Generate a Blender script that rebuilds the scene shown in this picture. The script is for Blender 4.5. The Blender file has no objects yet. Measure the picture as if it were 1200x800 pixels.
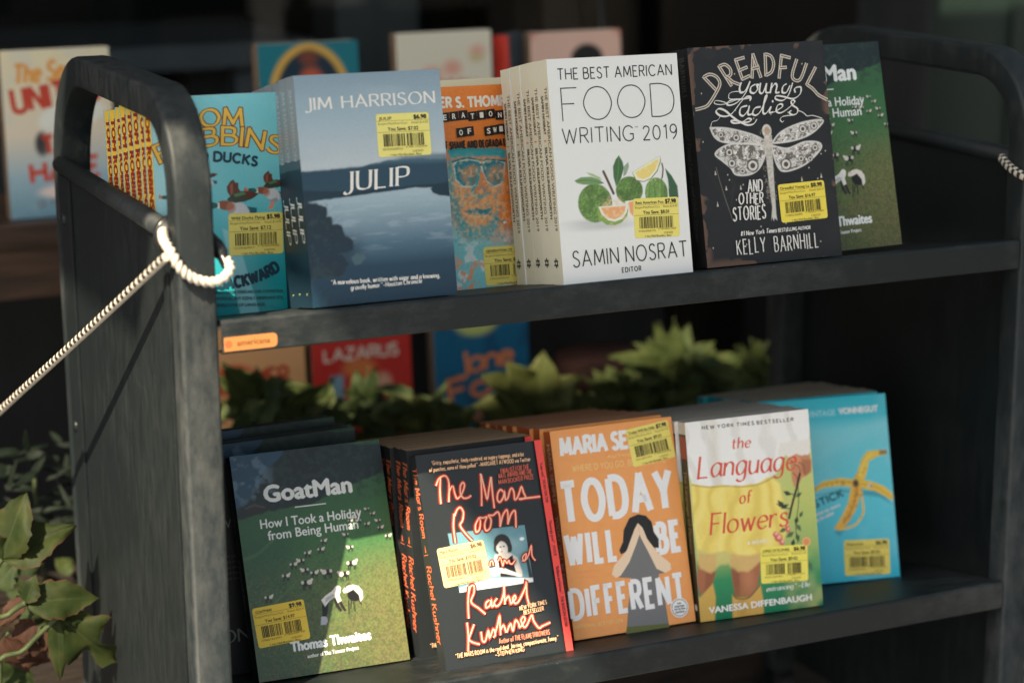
import bpy, math, random
import numpy as np
from mathutils import Vector, Matrix

# ------------------------------------------------------------------ units
# Everything below is authored in inches and written to Blender in metres.
S = 0.0254
R = math.radians
scene = bpy.context.scene
COL = scene.collection

# ------------------------------------------------------------------ camera
cam_d = bpy.data.cameras.new('camera')
cam = bpy.data.objects.new('camera', cam_d)
COL.objects.link(cam)
cam.matrix_world = Matrix((
    (0.91350269, 0.10192422, -0.39385821, -19.65706139 * S),
    (-0.40676183, 0.21075382, -0.88889124, -69.04738094 * S),
    (-0.00759242, 0.97221103, 0.23398307, 30.9738386 * S),
    (0, 0, 0, 1)))
cam_d.sensor_width = 36.0
cam_d.lens = 74.49
cam_d.clip_start = 0.05
cam_d.clip_end = 400.0
cam_d.dof.use_dof = True
cam_d.dof.focus_distance = 80.5 * S
cam_d.dof.aperture_fstop = 3.0
scene.camera = cam

# ------------------------------------------------------------------ light
SUN_DIR = Vector((1.08, 1.0, -1.56)).normalized()        # direction the light travels
world = bpy.data.worlds.new('World')
scene.world = world
world.use_nodes = True
wn, wl = world.node_tree.nodes, world.node_tree.links
sky = wn.new('ShaderNodeTexSky')
sky.sky_type = 'NISHITA'
sky.sun_disc = False
sky.sun_elevation = math.asin(-SUN_DIR.z)
sky.sun_rotation = math.atan2(-SUN_DIR.x, -SUN_DIR.y)
sky.dust_density = 3.0
sky.air_density = 1.0
hsv = wn.new('ShaderNodeHueSaturation')                   # thin high haze takes most of the blue out
hsv.inputs['Saturation'].default_value = 0.60
hsv.inputs['Hue'].default_value = 0.47
wl.new(sky.outputs[0], hsv.inputs['Color'])
wl.new(hsv.outputs[0], wn['Background'].inputs[0])
wn['Background'].inputs[1].default_value = 0.07
sun_d = bpy.data.lights.new('sun', 'SUN')
sun_d.energy = 5.0
sun_d.angle = R(0.53)
sun_d.color = (1.0, 0.84, 0.62)
sun = bpy.data.objects.new('sun', sun_d)
sun.rotation_euler = SUN_DIR.to_track_quat('-Z', 'Y').to_euler()
sun.location = (-3, -3, 6)
COL.objects.link(sun)
scene.view_settings.view_transform = 'Standard'
scene.view_settings.look = 'None'
scene.view_settings.gamma = 1.0
scene.view_settings.exposure = 1.32

# ------------------------------------------------------------------ materials
MATS = {}
def lin(c):
    c = c / 255.0
    return c / 12.92 if c <= 0.04045 else ((c + 0.055) / 1.055) ** 2.4
def rgb(r, g, b, k=1.0):
    return tuple(min(0.86, lin(v) * k) for v in (r, g, b))
def base_mat(name, col=(.5, .5, .5), rough=.5, spec=.5, metal=0.0):
    m = bpy.data.materials.new(name)
    m.use_nodes = True
    b = m.node_tree.nodes['Principled BSDF']
    b.inputs['Base Color'].default_value = (*col, 1)
    b.inputs['Roughness'].default_value = rough
    b.inputs['Specular IOR Level'].default_value = spec
    b.inputs['Metallic'].default_value = metal
    return m, m.node_tree.nodes, m.node_tree.links, b
INK_K = 1.12
def ink(r, g, b, rough=.42):
    key = ('ink', r, g, b, rough)
    if key not in MATS:
        m, n, l, bs = base_mat('printed_ink', rgb(r, g, b, INK_K), rough, .4)
        tc = n.new('ShaderNodeTexCoord'); no = n.new('ShaderNodeTexNoise')
        no.inputs['Scale'].default_value = 900; no.inputs['Detail'].default_value = 2
        l.new(tc.outputs['Object'], no.inputs['Vector'])
        mp = n.new('ShaderNodeMapRange'); mp.inputs[3].default_value = .93; mp.inputs[4].default_value = 1.05
        l.new(no.outputs[0], mp.inputs[0])
        mx = n.new('ShaderNodeMix'); mx.data_type = 'RGBA'; mx.blend_type = 'MULTIPLY'; mx.inputs[0].default_value = 1
        mx.inputs[6].default_value = (*rgb(r, g, b, INK_K), 1)
        l.new(mp.outputs[0], mx.inputs[7]); l.new(mx.outputs[2], bs.inputs['Base Color'])
        MATS[key] = m
    return MATS[key]
def art_mat(rough=.34):
    key = ('art', rough)
    if key not in MATS:
        m, n, l, bs = base_mat('printed_cover_art', (.5, .5, .5), rough, .45)
        a = n.new('ShaderNodeVertexColor'); a.layer_name = 'art'
        l.new(a.outputs[0], bs.inputs['Base Color'])
        tc = n.new('ShaderNodeTexCoord'); no = n.new('ShaderNodeTexNoise')
        no.inputs['Scale'].default_value = 9; no.inputs['Detail'].default_value = 4
        l.new(tc.outputs['Object'], no.inputs['Vector'])
        bp = n.new('ShaderNodeBump'); bp.inputs['Strength'].default_value = .12; bp.inputs['Distance'].default_value = .012
        l.new(no.outputs[0], bp.inputs['Height']); l.new(bp.outputs[0], bs.inputs['Normal'])
        mp = n.new('ShaderNodeMapRange'); mp.inputs[3].default_value = rough - .08; mp.inputs[4].default_value = rough + .14
        l.new(no.outputs[0], mp.inputs[0]); l.new(mp.outputs[0], bs.inputs['Roughness'])
        MATS[key] = m
    return MATS[key]
def page_mat(r, g, b):
    key = ('page', r, g, b)
    if key not in MATS:
        m, n, l, bs = base_mat('page_edges', rgb(r, g, b), .85, .1)
        tc = n.new('ShaderNodeTexCoord'); mpg = n.new('ShaderNodeMapping')
        mpg.inputs['Scale'].default_value = (6, 2600, 6)
        l.new(tc.outputs['Object'], mpg.inputs[0])
        no = n.new('ShaderNodeTexNoise'); no.inputs['Scale'].default_value = 1; no.inputs['Detail'].default_value = 3
        l.new(mpg.outputs[0], no.inputs['Vector'])
        cr = n.new('ShaderNodeMapRange'); cr.inputs[1].default_value = .3; cr.inputs[2].default_value = .7
        cr.inputs[3].default_value = .55; cr.inputs[4].default_value = 1.12
        l.new(no.outputs[0], cr.inputs[0])
        mx = n.new('ShaderNodeMix'); mx.data_type = 'RGBA'; mx.blend_type = 'MULTIPLY'; mx.inputs[0].default_value = 1
        mx.inputs[6].default_value = (*rgb(r, g, b), 1)
        l.new(cr.outputs[0], mx.inputs[7]); l.new(mx.outputs[2], bs.inputs['Base Color'])
        MATS[key] = m
    return MATS[key]
def cart_paint(name, streak=(3, 3, 3), amount=.5, lo=(.006, .0098, .0108), hi=(.055, .063, .063), rough=.46, spec=.36):
    m, n, l, bs = base_mat(name, lo, rough, spec)
    tc = n.new('ShaderNodeTexCoord')
    mp = n.new('ShaderNodeMapping'); mp.inputs['Scale'].default_value = streak
    l.new(tc.outputs['Object'], mp.inputs[0])
    n1 = n.new('ShaderNodeTexNoise'); n1.inputs['Scale'].default_value = 9; n1.inputs['Detail'].default_value = 7; n1.inputs['Roughness'].default_value = .72
    l.new(mp.outputs[0], n1.inputs['Vector'])
    n2 = n.new('ShaderNodeTexNoise'); n2.inputs['Scale'].default_value = 4; n2.inputs['Detail'].default_value = 3
    l.new(tc.outputs['Object'], n2.inputs['Vector'])
    mu = n.new('ShaderNodeMath'); mu.operation = 'MULTIPLY'
    l.new(n1.outputs[0], mu.inputs[0]); l.new(n2.outputs[0], mu.inputs[1])
    cr = n.new('ShaderNodeMapRange'); cr.inputs[1].default_value = .22; cr.inputs[2].default_value = .46
    cr.inputs[3].default_value = 0; cr.inputs[4].default_value = amount
    l.new(mu.outputs[0], cr.inputs[0])
    # fine pale scratches and specks
    n3 = n.new('ShaderNodeTexNoise'); n3.inputs['Scale'].default_value = 260; n3.inputs['Detail'].default_value = 2
    mp3 = n.new('ShaderNodeMapping'); mp3.inputs['Scale'].default_value = tuple(max(.12, s * .35) for s in streak)
    l.new(tc.outputs['Object'], mp3.inputs[0]); l.new(mp3.outputs[0], n3.inputs['Vector'])
    c3 = n.new('ShaderNodeMapRange'); c3.inputs[1].default_value = .70; c3.inputs[2].default_value = .78
    c3.inputs[3].default_value = 0; c3.inputs[4].default_value = .7
    l.new(n3.outputs[0], c3.inputs[0])
    ad = n.new('ShaderNodeMath'); ad.operation = 'ADD'; ad.use_clamp = True
    l.new(cr.outputs[0], ad.inputs[0]); l.new(c3.outputs[0], ad.inputs[1])
    mx = n.new('ShaderNodeMix'); mx.data_type = 'RGBA'
    mx.inputs[6].default_value = (*lo, 1); mx.inputs[7].default_value = (*hi, 1)
    l.new(ad.outputs[0], mx.inputs[0]); l.new(mx.outputs[2], bs.inputs['Base Color'])
    rr = n.new('ShaderNodeMapRange'); rr.inputs[3].default_value = rough; rr.inputs[4].default_value = rough + .3
    l.new(ad.outputs[0], rr.inputs[0]); l.new(rr.outputs[0], bs.inputs['Roughness'])
    bp = n.new('ShaderNodeBump'); bp.inputs['Strength'].default_value = .12; bp.inputs['Distance'].default_value = .002
    l.new(n1.outputs[0], bp.inputs['Height']); l.new(bp.outputs[0], bs.inputs['Normal'])
    return m
def noise_mat(name, c1, c2, scale, rough=.8, spec=.3, stretch=(1, 1, 1), detail=6, bump=.3, dist=.01, lo=.35, hi=.65):
    m, n, l, bs = base_mat(name, c1, rough, spec)
    tc = n.new('ShaderNodeTexCoord'); mp = n.new('ShaderNodeMapping'); mp.inputs['Scale'].default_value = stretch
    l.new(tc.outputs['Object'], mp.inputs[0])
    no = n.new('ShaderNodeTexNoise'); no.inputs['Scale'].default_value = scale; no.inputs['Detail'].default_value = detail
    l.new(mp.outputs[0], no.inputs['Vector'])
    cr = n.new('ShaderNodeMapRange'); cr.inputs[1].default_value = lo; cr.inputs[2].default_value = hi
    l.new(no.outputs[0], cr.inputs[0])
    mx = n.new('ShaderNodeMix'); mx.data_type = 'RGBA'
    mx.inputs[6].default_value = (*c1, 1); mx.inputs[7].default_value = (*c2, 1)
    l.new(cr.outputs[0], mx.inputs[0]); l.new(mx.outputs[2], bs.inputs['Base Color'])
    bp = n.new('ShaderNodeBump'); bp.inputs['Strength'].default_value = bump; bp.inputs['Distance'].default_value = dist
    l.new(no.outputs[0], bp.inputs['Height']); l.new(bp.outputs[0], bs.inputs['Normal'])
    return m

# ------------------------------------------------------------------ object helpers
def tag(o, label=None, cat=None, group=None, kind=None):
    if label: o['label'] = label
    if cat: o['category'] = cat
    if group: o['group'] = group
    if kind: o['kind'] = kind
    return o
def thing(name, label, cat, loc=(0, 0, 0), group=None, mat=None):
    o = bpy.data.objects.new(name, None)
    o.empty_display_size = .05
    COL.objects.link(o)
    if mat is not None: o.matrix_world = mat
    else: o.location = tuple(v * S for v in loc)
    return tag(o, label, cat, group)
def copy_tree(o, parent=None, loc=None):
    c = o.copy(); COL.objects.link(c)
    if parent: c.parent = parent
    for ch in list(o.children): copy_tree(ch, c)
    return c

class MB:
    """collects shapes (inches, local) and links them as one mesh object"""
    def __init__(s): s.v = []; s.f = []; s.m = []; s.mats = []; s.cols = None; s.smooth = set()
    def mi(s, mat):
        if mat not in s.mats: s.mats.append(mat)
        return s.mats.index(mat)
    def add(s, verts, faces, mat, smooth=False, cols=None):
        o = len(s.v); i = s.mi(mat)
        s.v.extend([tuple(p) for p in verts])
        k = len(s.f)
        s.f.extend([tuple(a + o for a in f) for f in faces]); s.m.extend([i] * len(faces))
        if smooth: s.smooth.update(range(k, len(s.f)))
        if cols is not None:
            if s.cols is None: s.cols = {}
            s.cols[o] = np.asarray(cols)
    def box(s, a, b, mat, bev=0.0):
        (x0, y0, z0), (x1, y1, z1) = a, b
        if bev <= 0:
            v = [(x0,y0,z0),(x1,y0,z0),(x1,y1,z0),(x0,y1,z0),(x0,y0,z1),(x1,y0,z1),(x1,y1,z1),(x0,y1,z1)]
            s.add(v, [(0,3,2,1),(4,5,6,7),(0,1,5,4),(1,2,6,5),(2,3,7,6),(3,0,4,7)], mat)
        else:
            import bmesh
            bm = bmesh.new(); bmesh.ops.create_cube(bm, size=1)
            for vv in bm.verts:
                vv.co = Vector((x0 + (vv.co.x + .5) * (x1 - x0), y0 + (vv.co.y + .5) * (y1 - y0), z0 + (vv.co.z + .5) * (z1 - z0)))
            bmesh.ops.bevel(bm, geom=bm.edges[:], offset=bev, segments=2, affect='EDGES', profile=.7)
            bm.verts.index_update()
            s.add([vv.co[:] for vv in bm.verts], [[q.index for q in f.verts] for f in bm.faces], mat)
            bm.free()
    def tube(s, pts, rad, mat, seg=10, cap=True, matfn=None):
        pts = [Vector(p) for p in pts]; n = len(pts)
        rads = rad if isinstance(rad, (list, tuple)) else [rad] * n
        t0 = (pts[1] - pts[0]).normalized()
        nrm = t0.orthogonal().normalized(); rings = []
        for i, p in enumerate(pts):
            t = (pts[min(i + 1, n - 1)] - pts[max(i - 1, 0)]).normalized()
            nrm = (nrm - t * nrm.dot(t)).normalized(); bn = t.cross(nrm)
            rings.append([p + (nrm * math.cos(2 * math.pi * k / seg) + bn * math.sin(2 * math.pi * k / seg)) * rads[i] for k in range(seg)])
        vs = [q for r_ in rings for q in r_]
        if matfn is None:
            fs = [(i * seg + k, i * seg + (k + 1) % seg, (i + 1) * seg + (k + 1) % seg, (i + 1) * seg + k) for i in range(n - 1) for k in range(seg)]
            if cap: fs += [tuple(range(seg))[::-1], tuple((n - 1) * seg + k for k in range(seg))]
            s.add(vs, fs, mat, True)
        else:
            o = len(s.v); s.v.extend([tuple(q) for q in vs])
            for i in range(n - 1):
                for k in range(seg):
                    s.smooth.add(len(s.f))
                    s.f.append((o + i * seg + k, o + i * seg + (k + 1) % seg, o + (i + 1) * seg + (k + 1) % seg, o + (i + 1) * seg + k))
                    s.m.append(s.mi(matfn(i, k)))
            s.f.append(tuple(o + k for k in range(seg))[::-1]); s.m.append(s.mi(mat))
            s.f.append(tuple(o + (n - 1) * seg + k for k in range(seg))); s.m.append(s.mi(mat))
    def twist(s, pts, rad, mat, seg=14, pitch=.55, depth=.16, strands=2):
        """laid cord: the section is a two-lobed shape that turns along the length"""
        pts = [Vector(p) for p in pts]; n = len(pts)
        nrm = (pts[1] - pts[0]).orthogonal().normalized(); vs = []; run = 0
        for i, p in enumerate(pts):
            t = (pts[min(i + 1, n - 1)] - pts[max(i - 1, 0)]).normalized()
            nrm = (nrm - t * nrm.dot(t)).normalized(); bn = t.cross(nrm)
            if i: run += (p - pts[i - 1]).length
            for k in range(seg):
                a = 2 * math.pi * k / seg; r_ = rad * (1 + depth * math.cos(strands * (a - 2 * math.pi * run / pitch)))
                vs.append(p + (nrm * math.cos(a) + bn * math.sin(a)) * r_)
        fs = [(i * seg + k, i * seg + (k + 1) % seg, (i + 1) * seg + (k + 1) % seg, (i + 1) * seg + k) for i in range(n - 1) for k in range(seg)]
        fs += [tuple(range(seg))[::-1], tuple((n - 1) * seg + k for k in range(seg))]
        s.add(vs, fs, mat, True)
    def grid(s, P, mat, smooth=True, cols=None):
        """P: (ny, nx, 3) array"""
        ny, nx = P.shape[:2]
        idx = np.arange(ny * nx).reshape(ny, nx)
        q = np.stack([idx[:-1, :-1], idx[:-1, 1:], idx[1:, 1:], idx[1:, :-1]], -1).reshape(-1, 4)
        s.add(P.reshape(-1, 3).tolist(), q.tolist(), mat, smooth, None if cols is None else cols.reshape(-1, 3))
    def build(s, name, parent=None):
        me = bpy.data.meshes.new(name)
        me.from_pydata([(a * S, b * S, c * S) for a, b, c in s.v], [], s.f)
        for m in s.mats: me.materials.append(m)
        me.polygons.foreach_set('material_index', s.m)
        if s.smooth:
            fl = np.zeros(len(s.f), bool); fl[list(s.smooth)] = True
            me.polygons.foreach_set('use_smooth', fl)
        if s.cols is not None:
            at = me.color_attributes.new('art', 'FLOAT_COLOR', 'POINT')
            buf = np.ones((len(s.v), 4), np.float32) * .5
            for o, c in s.cols.items(): buf[o:o + len(c), :3] = c
            at.data.foreach_set('color', buf.ravel())
        me.update()
        ob = bpy.data.objects.new(name, me); COL.objects.link(ob)
        if parent is not None: ob.parent = parent
        return ob

# ------------------------------------------------------------------ lettering
# a single-line alphabet, drawn with a pen of chosen weight, contrast and slant
_U = {
'A':(.8,'0,0 .4,1 .8,0;.14,.34 .66,.34'),'B':(.6,'0,0 0,1;~0,1 .34,1 .52,.9 .5,.65 .33,.54 0,.54;~0,.54 .38,.54 .6,.4 .58,.14 .38,0 0,0'),
'C':(.8,'~.78,.84 .6,.97 .38,1 .14,.86 0,.5 .14,.14 .38,0 .6,.03 .78,.16'),'D':(.76,'0,0 0,1;~0,1 .35,1 .65,.86 .76,.5 .65,.14 .35,0 0,0'),
'E':(.52,'.52,1 0,1 0,0 .52,0;0,.52 .42,.52'),'F':(.5,'.5,1 0,1 0,0;0,.52 .4,.52'),
'G':(.82,'~.78,.84 .6,.97 .4,1 .14,.86 0,.5 .14,.14 .4,0 .64,.04 .8,.16;.8,.12 .8,.46 .54,.46'),'H':(.7,'0,0 0,1;.7,0 .7,1;0,.52 .7,.52'),
'I':(.02,'0,0 0,1'),'J':(.4,'.4,1 .4,.2;~.4,.2 .38,-.02 .26,-.16 .1,-.18 0,-.08'),'K':(.64,'0,0 0,1;.6,1 0,.42;.18,.58 .64,0'),
'L':(.5,'0,1 0,0 .5,0'),'M':(.9,'0,0 .08,1;.08,1 .45,.15;.45,.15 .82,1;.82,1 .9,0'),'N':(.7,'0,0 0,1;0,1 .7,0;.7,0 .7,1'),
'O':(.9,'@.45,1 .16,.88 0,.5 .16,.12 .45,0 .74,.12 .9,.5 .74,.88'),'P':(.56,'0,0 0,1;~0,1 .34,1 .55,.9 .55,.6 .36,.48 0,.48'),
'Q':(.9,'@.45,1 .16,.88 0,.5 .16,.12 .45,0 .74,.12 .9,.5 .74,.88;.55,.25 .92,-.1'),'R':(.62,'0,0 0,1;~0,1 .34,1 .55,.9 .55,.62 .36,.5 0,.5;.28,.5 .62,0'),
'S':(.55,'~.52,.86 .38,.99 .18,.98 .05,.84 .08,.64 .28,.53 .48,.4 .55,.2 .4,.02 .16,.01 0,.15'),'T':(.68,'0,1 .68,1;.34,1 .34,0'),
'U':(.66,'0,1 0,.3;~0,.3 .07,.08 .33,0 .59,.08 .66,.3;.66,.3 .66,1'),'V':(.76,'0,1 .38,0 .76,1'),'W':(1.1,'0,1 .28,0 .55,.9 .82,0 1.1,1'),
'X':(.7,'0,1 .7,0;.7,1 0,0'),'Y':(.72,'0,1 .36,.48 .72,1;.36,.48 .36,0'),'Z':(.6,'0,1 .6,1 0,0 .6,0'),
'0':(.6,'@.3,1 .08,.85 0,.5 .08,.15 .3,0 .52,.15 .6,.5 .52,.85'),'1':(.3,'.05,.85 .25,1 .25,0'),
'2':(.56,'~.03,.8 .12,.95 .3,1 .5,.9 .52,.7 .35,.4 0,0;0,0 .56,0'),'9':(.56,'~.52,.66 .4,.44 .2,.42 .03,.56 .04,.84 .2,.99 .4,.98 .53,.8 .54,.5 .44,.2 .2,-.05'),
'a':(.5,'~.5,.5 .38,.62 .2,.62 .04,.48 0,.26 .08,.06 .22,0 .4,.12 .5,.34;.5,.62 .5,.1 .58,.0'),'b':(.52,'0,1 0,.05;~0,.38 .12,.57 .3,.62 .47,.5 .52,.3 .46,.1 .28,0 .1,.03 0,.2'),
'c':(.46,'~.46,.5 .32,.62 .14,.58 0,.32 .1,.06 .28,0 .46,.1'),'d':(.5,'~.5,.5 .38,.62 .2,.62 .04,.48 0,.26 .08,.06 .22,0 .4,.12 .5,.34;.5,1 .5,.1 .58,0'),
'e':(.48,'~.02,.32 .46,.36 .44,.54 .28,.62 .1,.54 0,.3 .1,.06 .28,0 .47,.12'),'f':(.4,'~.44,.94 .3,1 .19,.92 .16,.72 .16,0;0,.6 .36,.6'),
'g':(.5,'~.5,.5 .38,.62 .2,.62 .04,.48 0,.26 .08,.06 .22,0 .4,.12 .5,.34;~.5,.62 .5,.3 .49,-.1 .4,-.28 .2,-.32 .03,-.22'),'h':(.46,'0,1 0,0;~0,.36 .14,.57 .3,.62 .44,.52 .46,.34 .46,0'),
'i':(.02,'0,.62 0,0;0,.84 0,.9'),'j':(.1,'~.1,.62 .1,.1 .06,-.2 -.1,-.28;.1,.84 .1,.9'),'k':(.44,'0,1 0,0;.42,.62 0,.24;.14,.36 .46,0'),'l':(.02,'0,1 0,0'),
'm':(.74,'0,.62 0,0;~0,.38 .12,.57 .24,.62 .35,.52 .37,.34 .37,0;~.37,.38 .49,.57 .61,.62 .72,.52 .74,.34 .74,0'),'n':(.46,'0,.62 0,0;~0,.36 .14,.57 .3,.62 .44,.52 .46,.34 .46,0'),
'o':(.52,'@.26,.62 .07,.53 0,.31 .07,.09 .26,0 .45,.09 .52,.31 .45,.53'),'p':(.52,'0,.62 0,-.34;~0,.38 .12,.57 .3,.62 .47,.5 .52,.3 .46,.1 .28,0 .1,.03 0,.2'),
'q':(.5,'~.5,.5 .38,.62 .2,.62 .04,.48 0,.26 .08,.06 .22,0 .4,.12 .5,.34;.5,.62 .5,-.34'),'r':(.34,'0,.62 0,0;~0,.36 .1,.55 .22,.62 .34,.58'),
's':(.4,'~.38,.52 .26,.62 .1,.6 .04,.46 .18,.34 .34,.26 .4,.14 .3,.01 .12,0 0,.1'),'t':(.34,'~.15,.86 .15,.2 .2,.02 .34,.03;0,.6 .34,.6'),
'u':(.46,'~0,.62 0,.22 .08,.02 .24,0 .4,.12 .46,.3;.46,.62 .46,0'),'v':(.46,'0,.62 .23,0 .46,.62'),'w':(.7,'0,.62 .18,0 .35,.56 .52,0 .7,.62'),
'x':(.44,'0,.62 .44,0;.44,.62 0,0'),'y':(.46,'0,.62 .23,0;.46,.62 .23,0 .08,-.32'),'z':(.42,'0,.62 .42,.62 0,0 .42,0'),
'.':(.04,'0,0 .03,.03'),',':(.06,'.05,.05 0,-.14'),'-':(.3,'0,.34 .3,.34'),"'":(.04,'.02,1 0,.8'),'"':(.18,'.02,1 0,.8;.16,1 .14,.8'),'#':(.6,'.2,0 .3,1;.42,0 .52,1;0,.36 .58,.36;.04,.66 .62,.66'),'|':(.02,'0,-.1 0,1.05'),'_':(.6,'0,.34 .6,.34'),
}
def cr_spline(p, closed=False, n=6):
    p = [np.array(q, float) for q in p]; out = []
    m = len(p)
    segs = m if closed else m - 1
    for i in range(segs):
        if closed: a, b, c, d = p[(i-1) % m], p[i], p[(i+1) % m], p[(i+2) % m]
        else: a, b, c, d = p[max(i-1, 0)], p[i], p[i+1], p[min(i+2, m-1)]
        for k in range(n):
            t = k / n
            out.append(.5 * ((2*b) + (c-a)*t + (2*a-5*b+4*c-d)*t*t + (3*b-a-3*c+d)*t**3))
    out.append(p[0] if closed else p[-1])
    return [tuple(q) for q in out]
GL = {}
for ch, (w_, st) in _U.items():
    strokes = []
    for q in st.split(';'):
        mode = q[0] if q[0] in '~@' else ''
        pts = [tuple(float(a) for a in t.split(',')) for t in q.lstrip('~@').split()]
        if mode: strokes.append((cr_spline(pts, mode == '@', 5), True, mode == '@'))
        else: strokes.append((pts, False, False))
    GL[ch] = (w_, strokes)
def ribbon(pts, width, nib=None, thin=.3, cap=0.0):
    """pen stroke: quads along a polyline; nib angle gives thick and thin"""
    P = np.array(pts, float)
    keep = [0] + [i for i in range(1, len(P)) if np.hypot(*(P[i] - P[i-1])) > 1e-6]
    P = P[keep]
    if len(P) < 2: return []
    closed = np.hypot(*(P[0] - P[-1])) < 1e-6 and len(P) > 3
    if cap and not closed:
        d0 = P[0] - P[1]; d1 = P[-1] - P[-2]
        P[0] = P[0] + d0 / np.hypot(*d0) * cap; P[-1] = P[-1] + d1 / np.hypot(*d1) * cap
    D = np.diff(P, axis=0); D /= np.hypot(D[:, 0], D[:, 1])[:, None]
    def wd(d):
        if nib is None: return width
        th = math.atan2(d[1], d[0]); return width * (thin + (1 - thin) * abs(math.sin(th - nib)))
    L = []; Rr = []
    for i in range(len(P)):
        a = D[i-1] if i > 0 else (D[-1] if closed else D[0])
        b = D[i] if i < len(D) else (D[0] if closed else D[-1])
        na = np.array([-a[1], a[0]]); nb = np.array([-b[1], b[0]])
        n = na + nb; ln = np.hypot(*n)
        n = nb if ln < .3 else n / ln
        k = 1 / max(.55, float(n @ nb))
        hw = (wd(a) + wd(b)) * .25 * k
        L.append(P[i] + n * hw); Rr.append(P[i] - n * hw)
    return [[tuple(Rr[i]), tuple(Rr[i+1]), tuple(L[i+1]), tuple(L[i])] for i in range(len(P) - 1)]
def pen_text(s, h, sx=1.0, gap=.2, space=.4, slant=0.0, jit=0.0, rng=None):
    """list of glyphs: (x advance start, [strokes]) in inches, and the whole width"""
    x = 0; out = []
    for ch in s:
        if ch == ' ': x += space * h * sx; continue
        w_, st = GL.get(ch, GL['-'])
        dy = rng.uniform(-jit, jit) * h if jit else 0
        sc = 1 + (rng.uniform(-jit, jit) if jit else 0)
        gl = []
        for pts, sm, cl in st:
            gl.append(([(px * h * sx + py * h * slant, py * h * sc + dy) for px, py in pts], sm, cl))
        out.append((x, w_ * h * sx, gl)); x += (w_ * sx + gap * (.5 + .5 * sx)) * h
    return out, x - gap * (.5 + .5 * sx) * h
_TC = {}
def type_text(s, shear=0.0):
    """triangles of the built-in typeface, cap height 1, origin at the left baseline"""
    key = (s, shear)
    if key not in _TC:
        cu = bpy.data.curves.new('type', 'FONT'); cu.body = s; cu.shear = shear; cu.resolution_u = 3
        ob = bpy.data.objects.new('type', cu)
        me = bpy.data.meshes.new_from_object(ob)
        v = np.array([q.co[:2] for q in me.vertices]) if len(me.vertices) else np.zeros((0, 2))
        f = [tuple(p.vertices) for p in me.polygons]
        bpy.data.objects.remove(ob); bpy.data.curves.remove(cu); bpy.data.meshes.remove(me)
        if len(v): v[:, 0] -= v[:, 0].min()
        _TC[key] = (v / .683, f)
    return _TC[key]

class Frame:
    def __init__(s, o, eu, ev, n): s.o, s.eu, s.ev, s.n = (np.array(a, float) for a in (o, eu, ev, n))
    def to(s, uvs, w):
        uvs = np.asarray(uvs, float).reshape(-1, 2)
        return s.o + uvs[:, :1] * s.eu + uvs[:, 1:2] * s.ev + w * s.n

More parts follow.
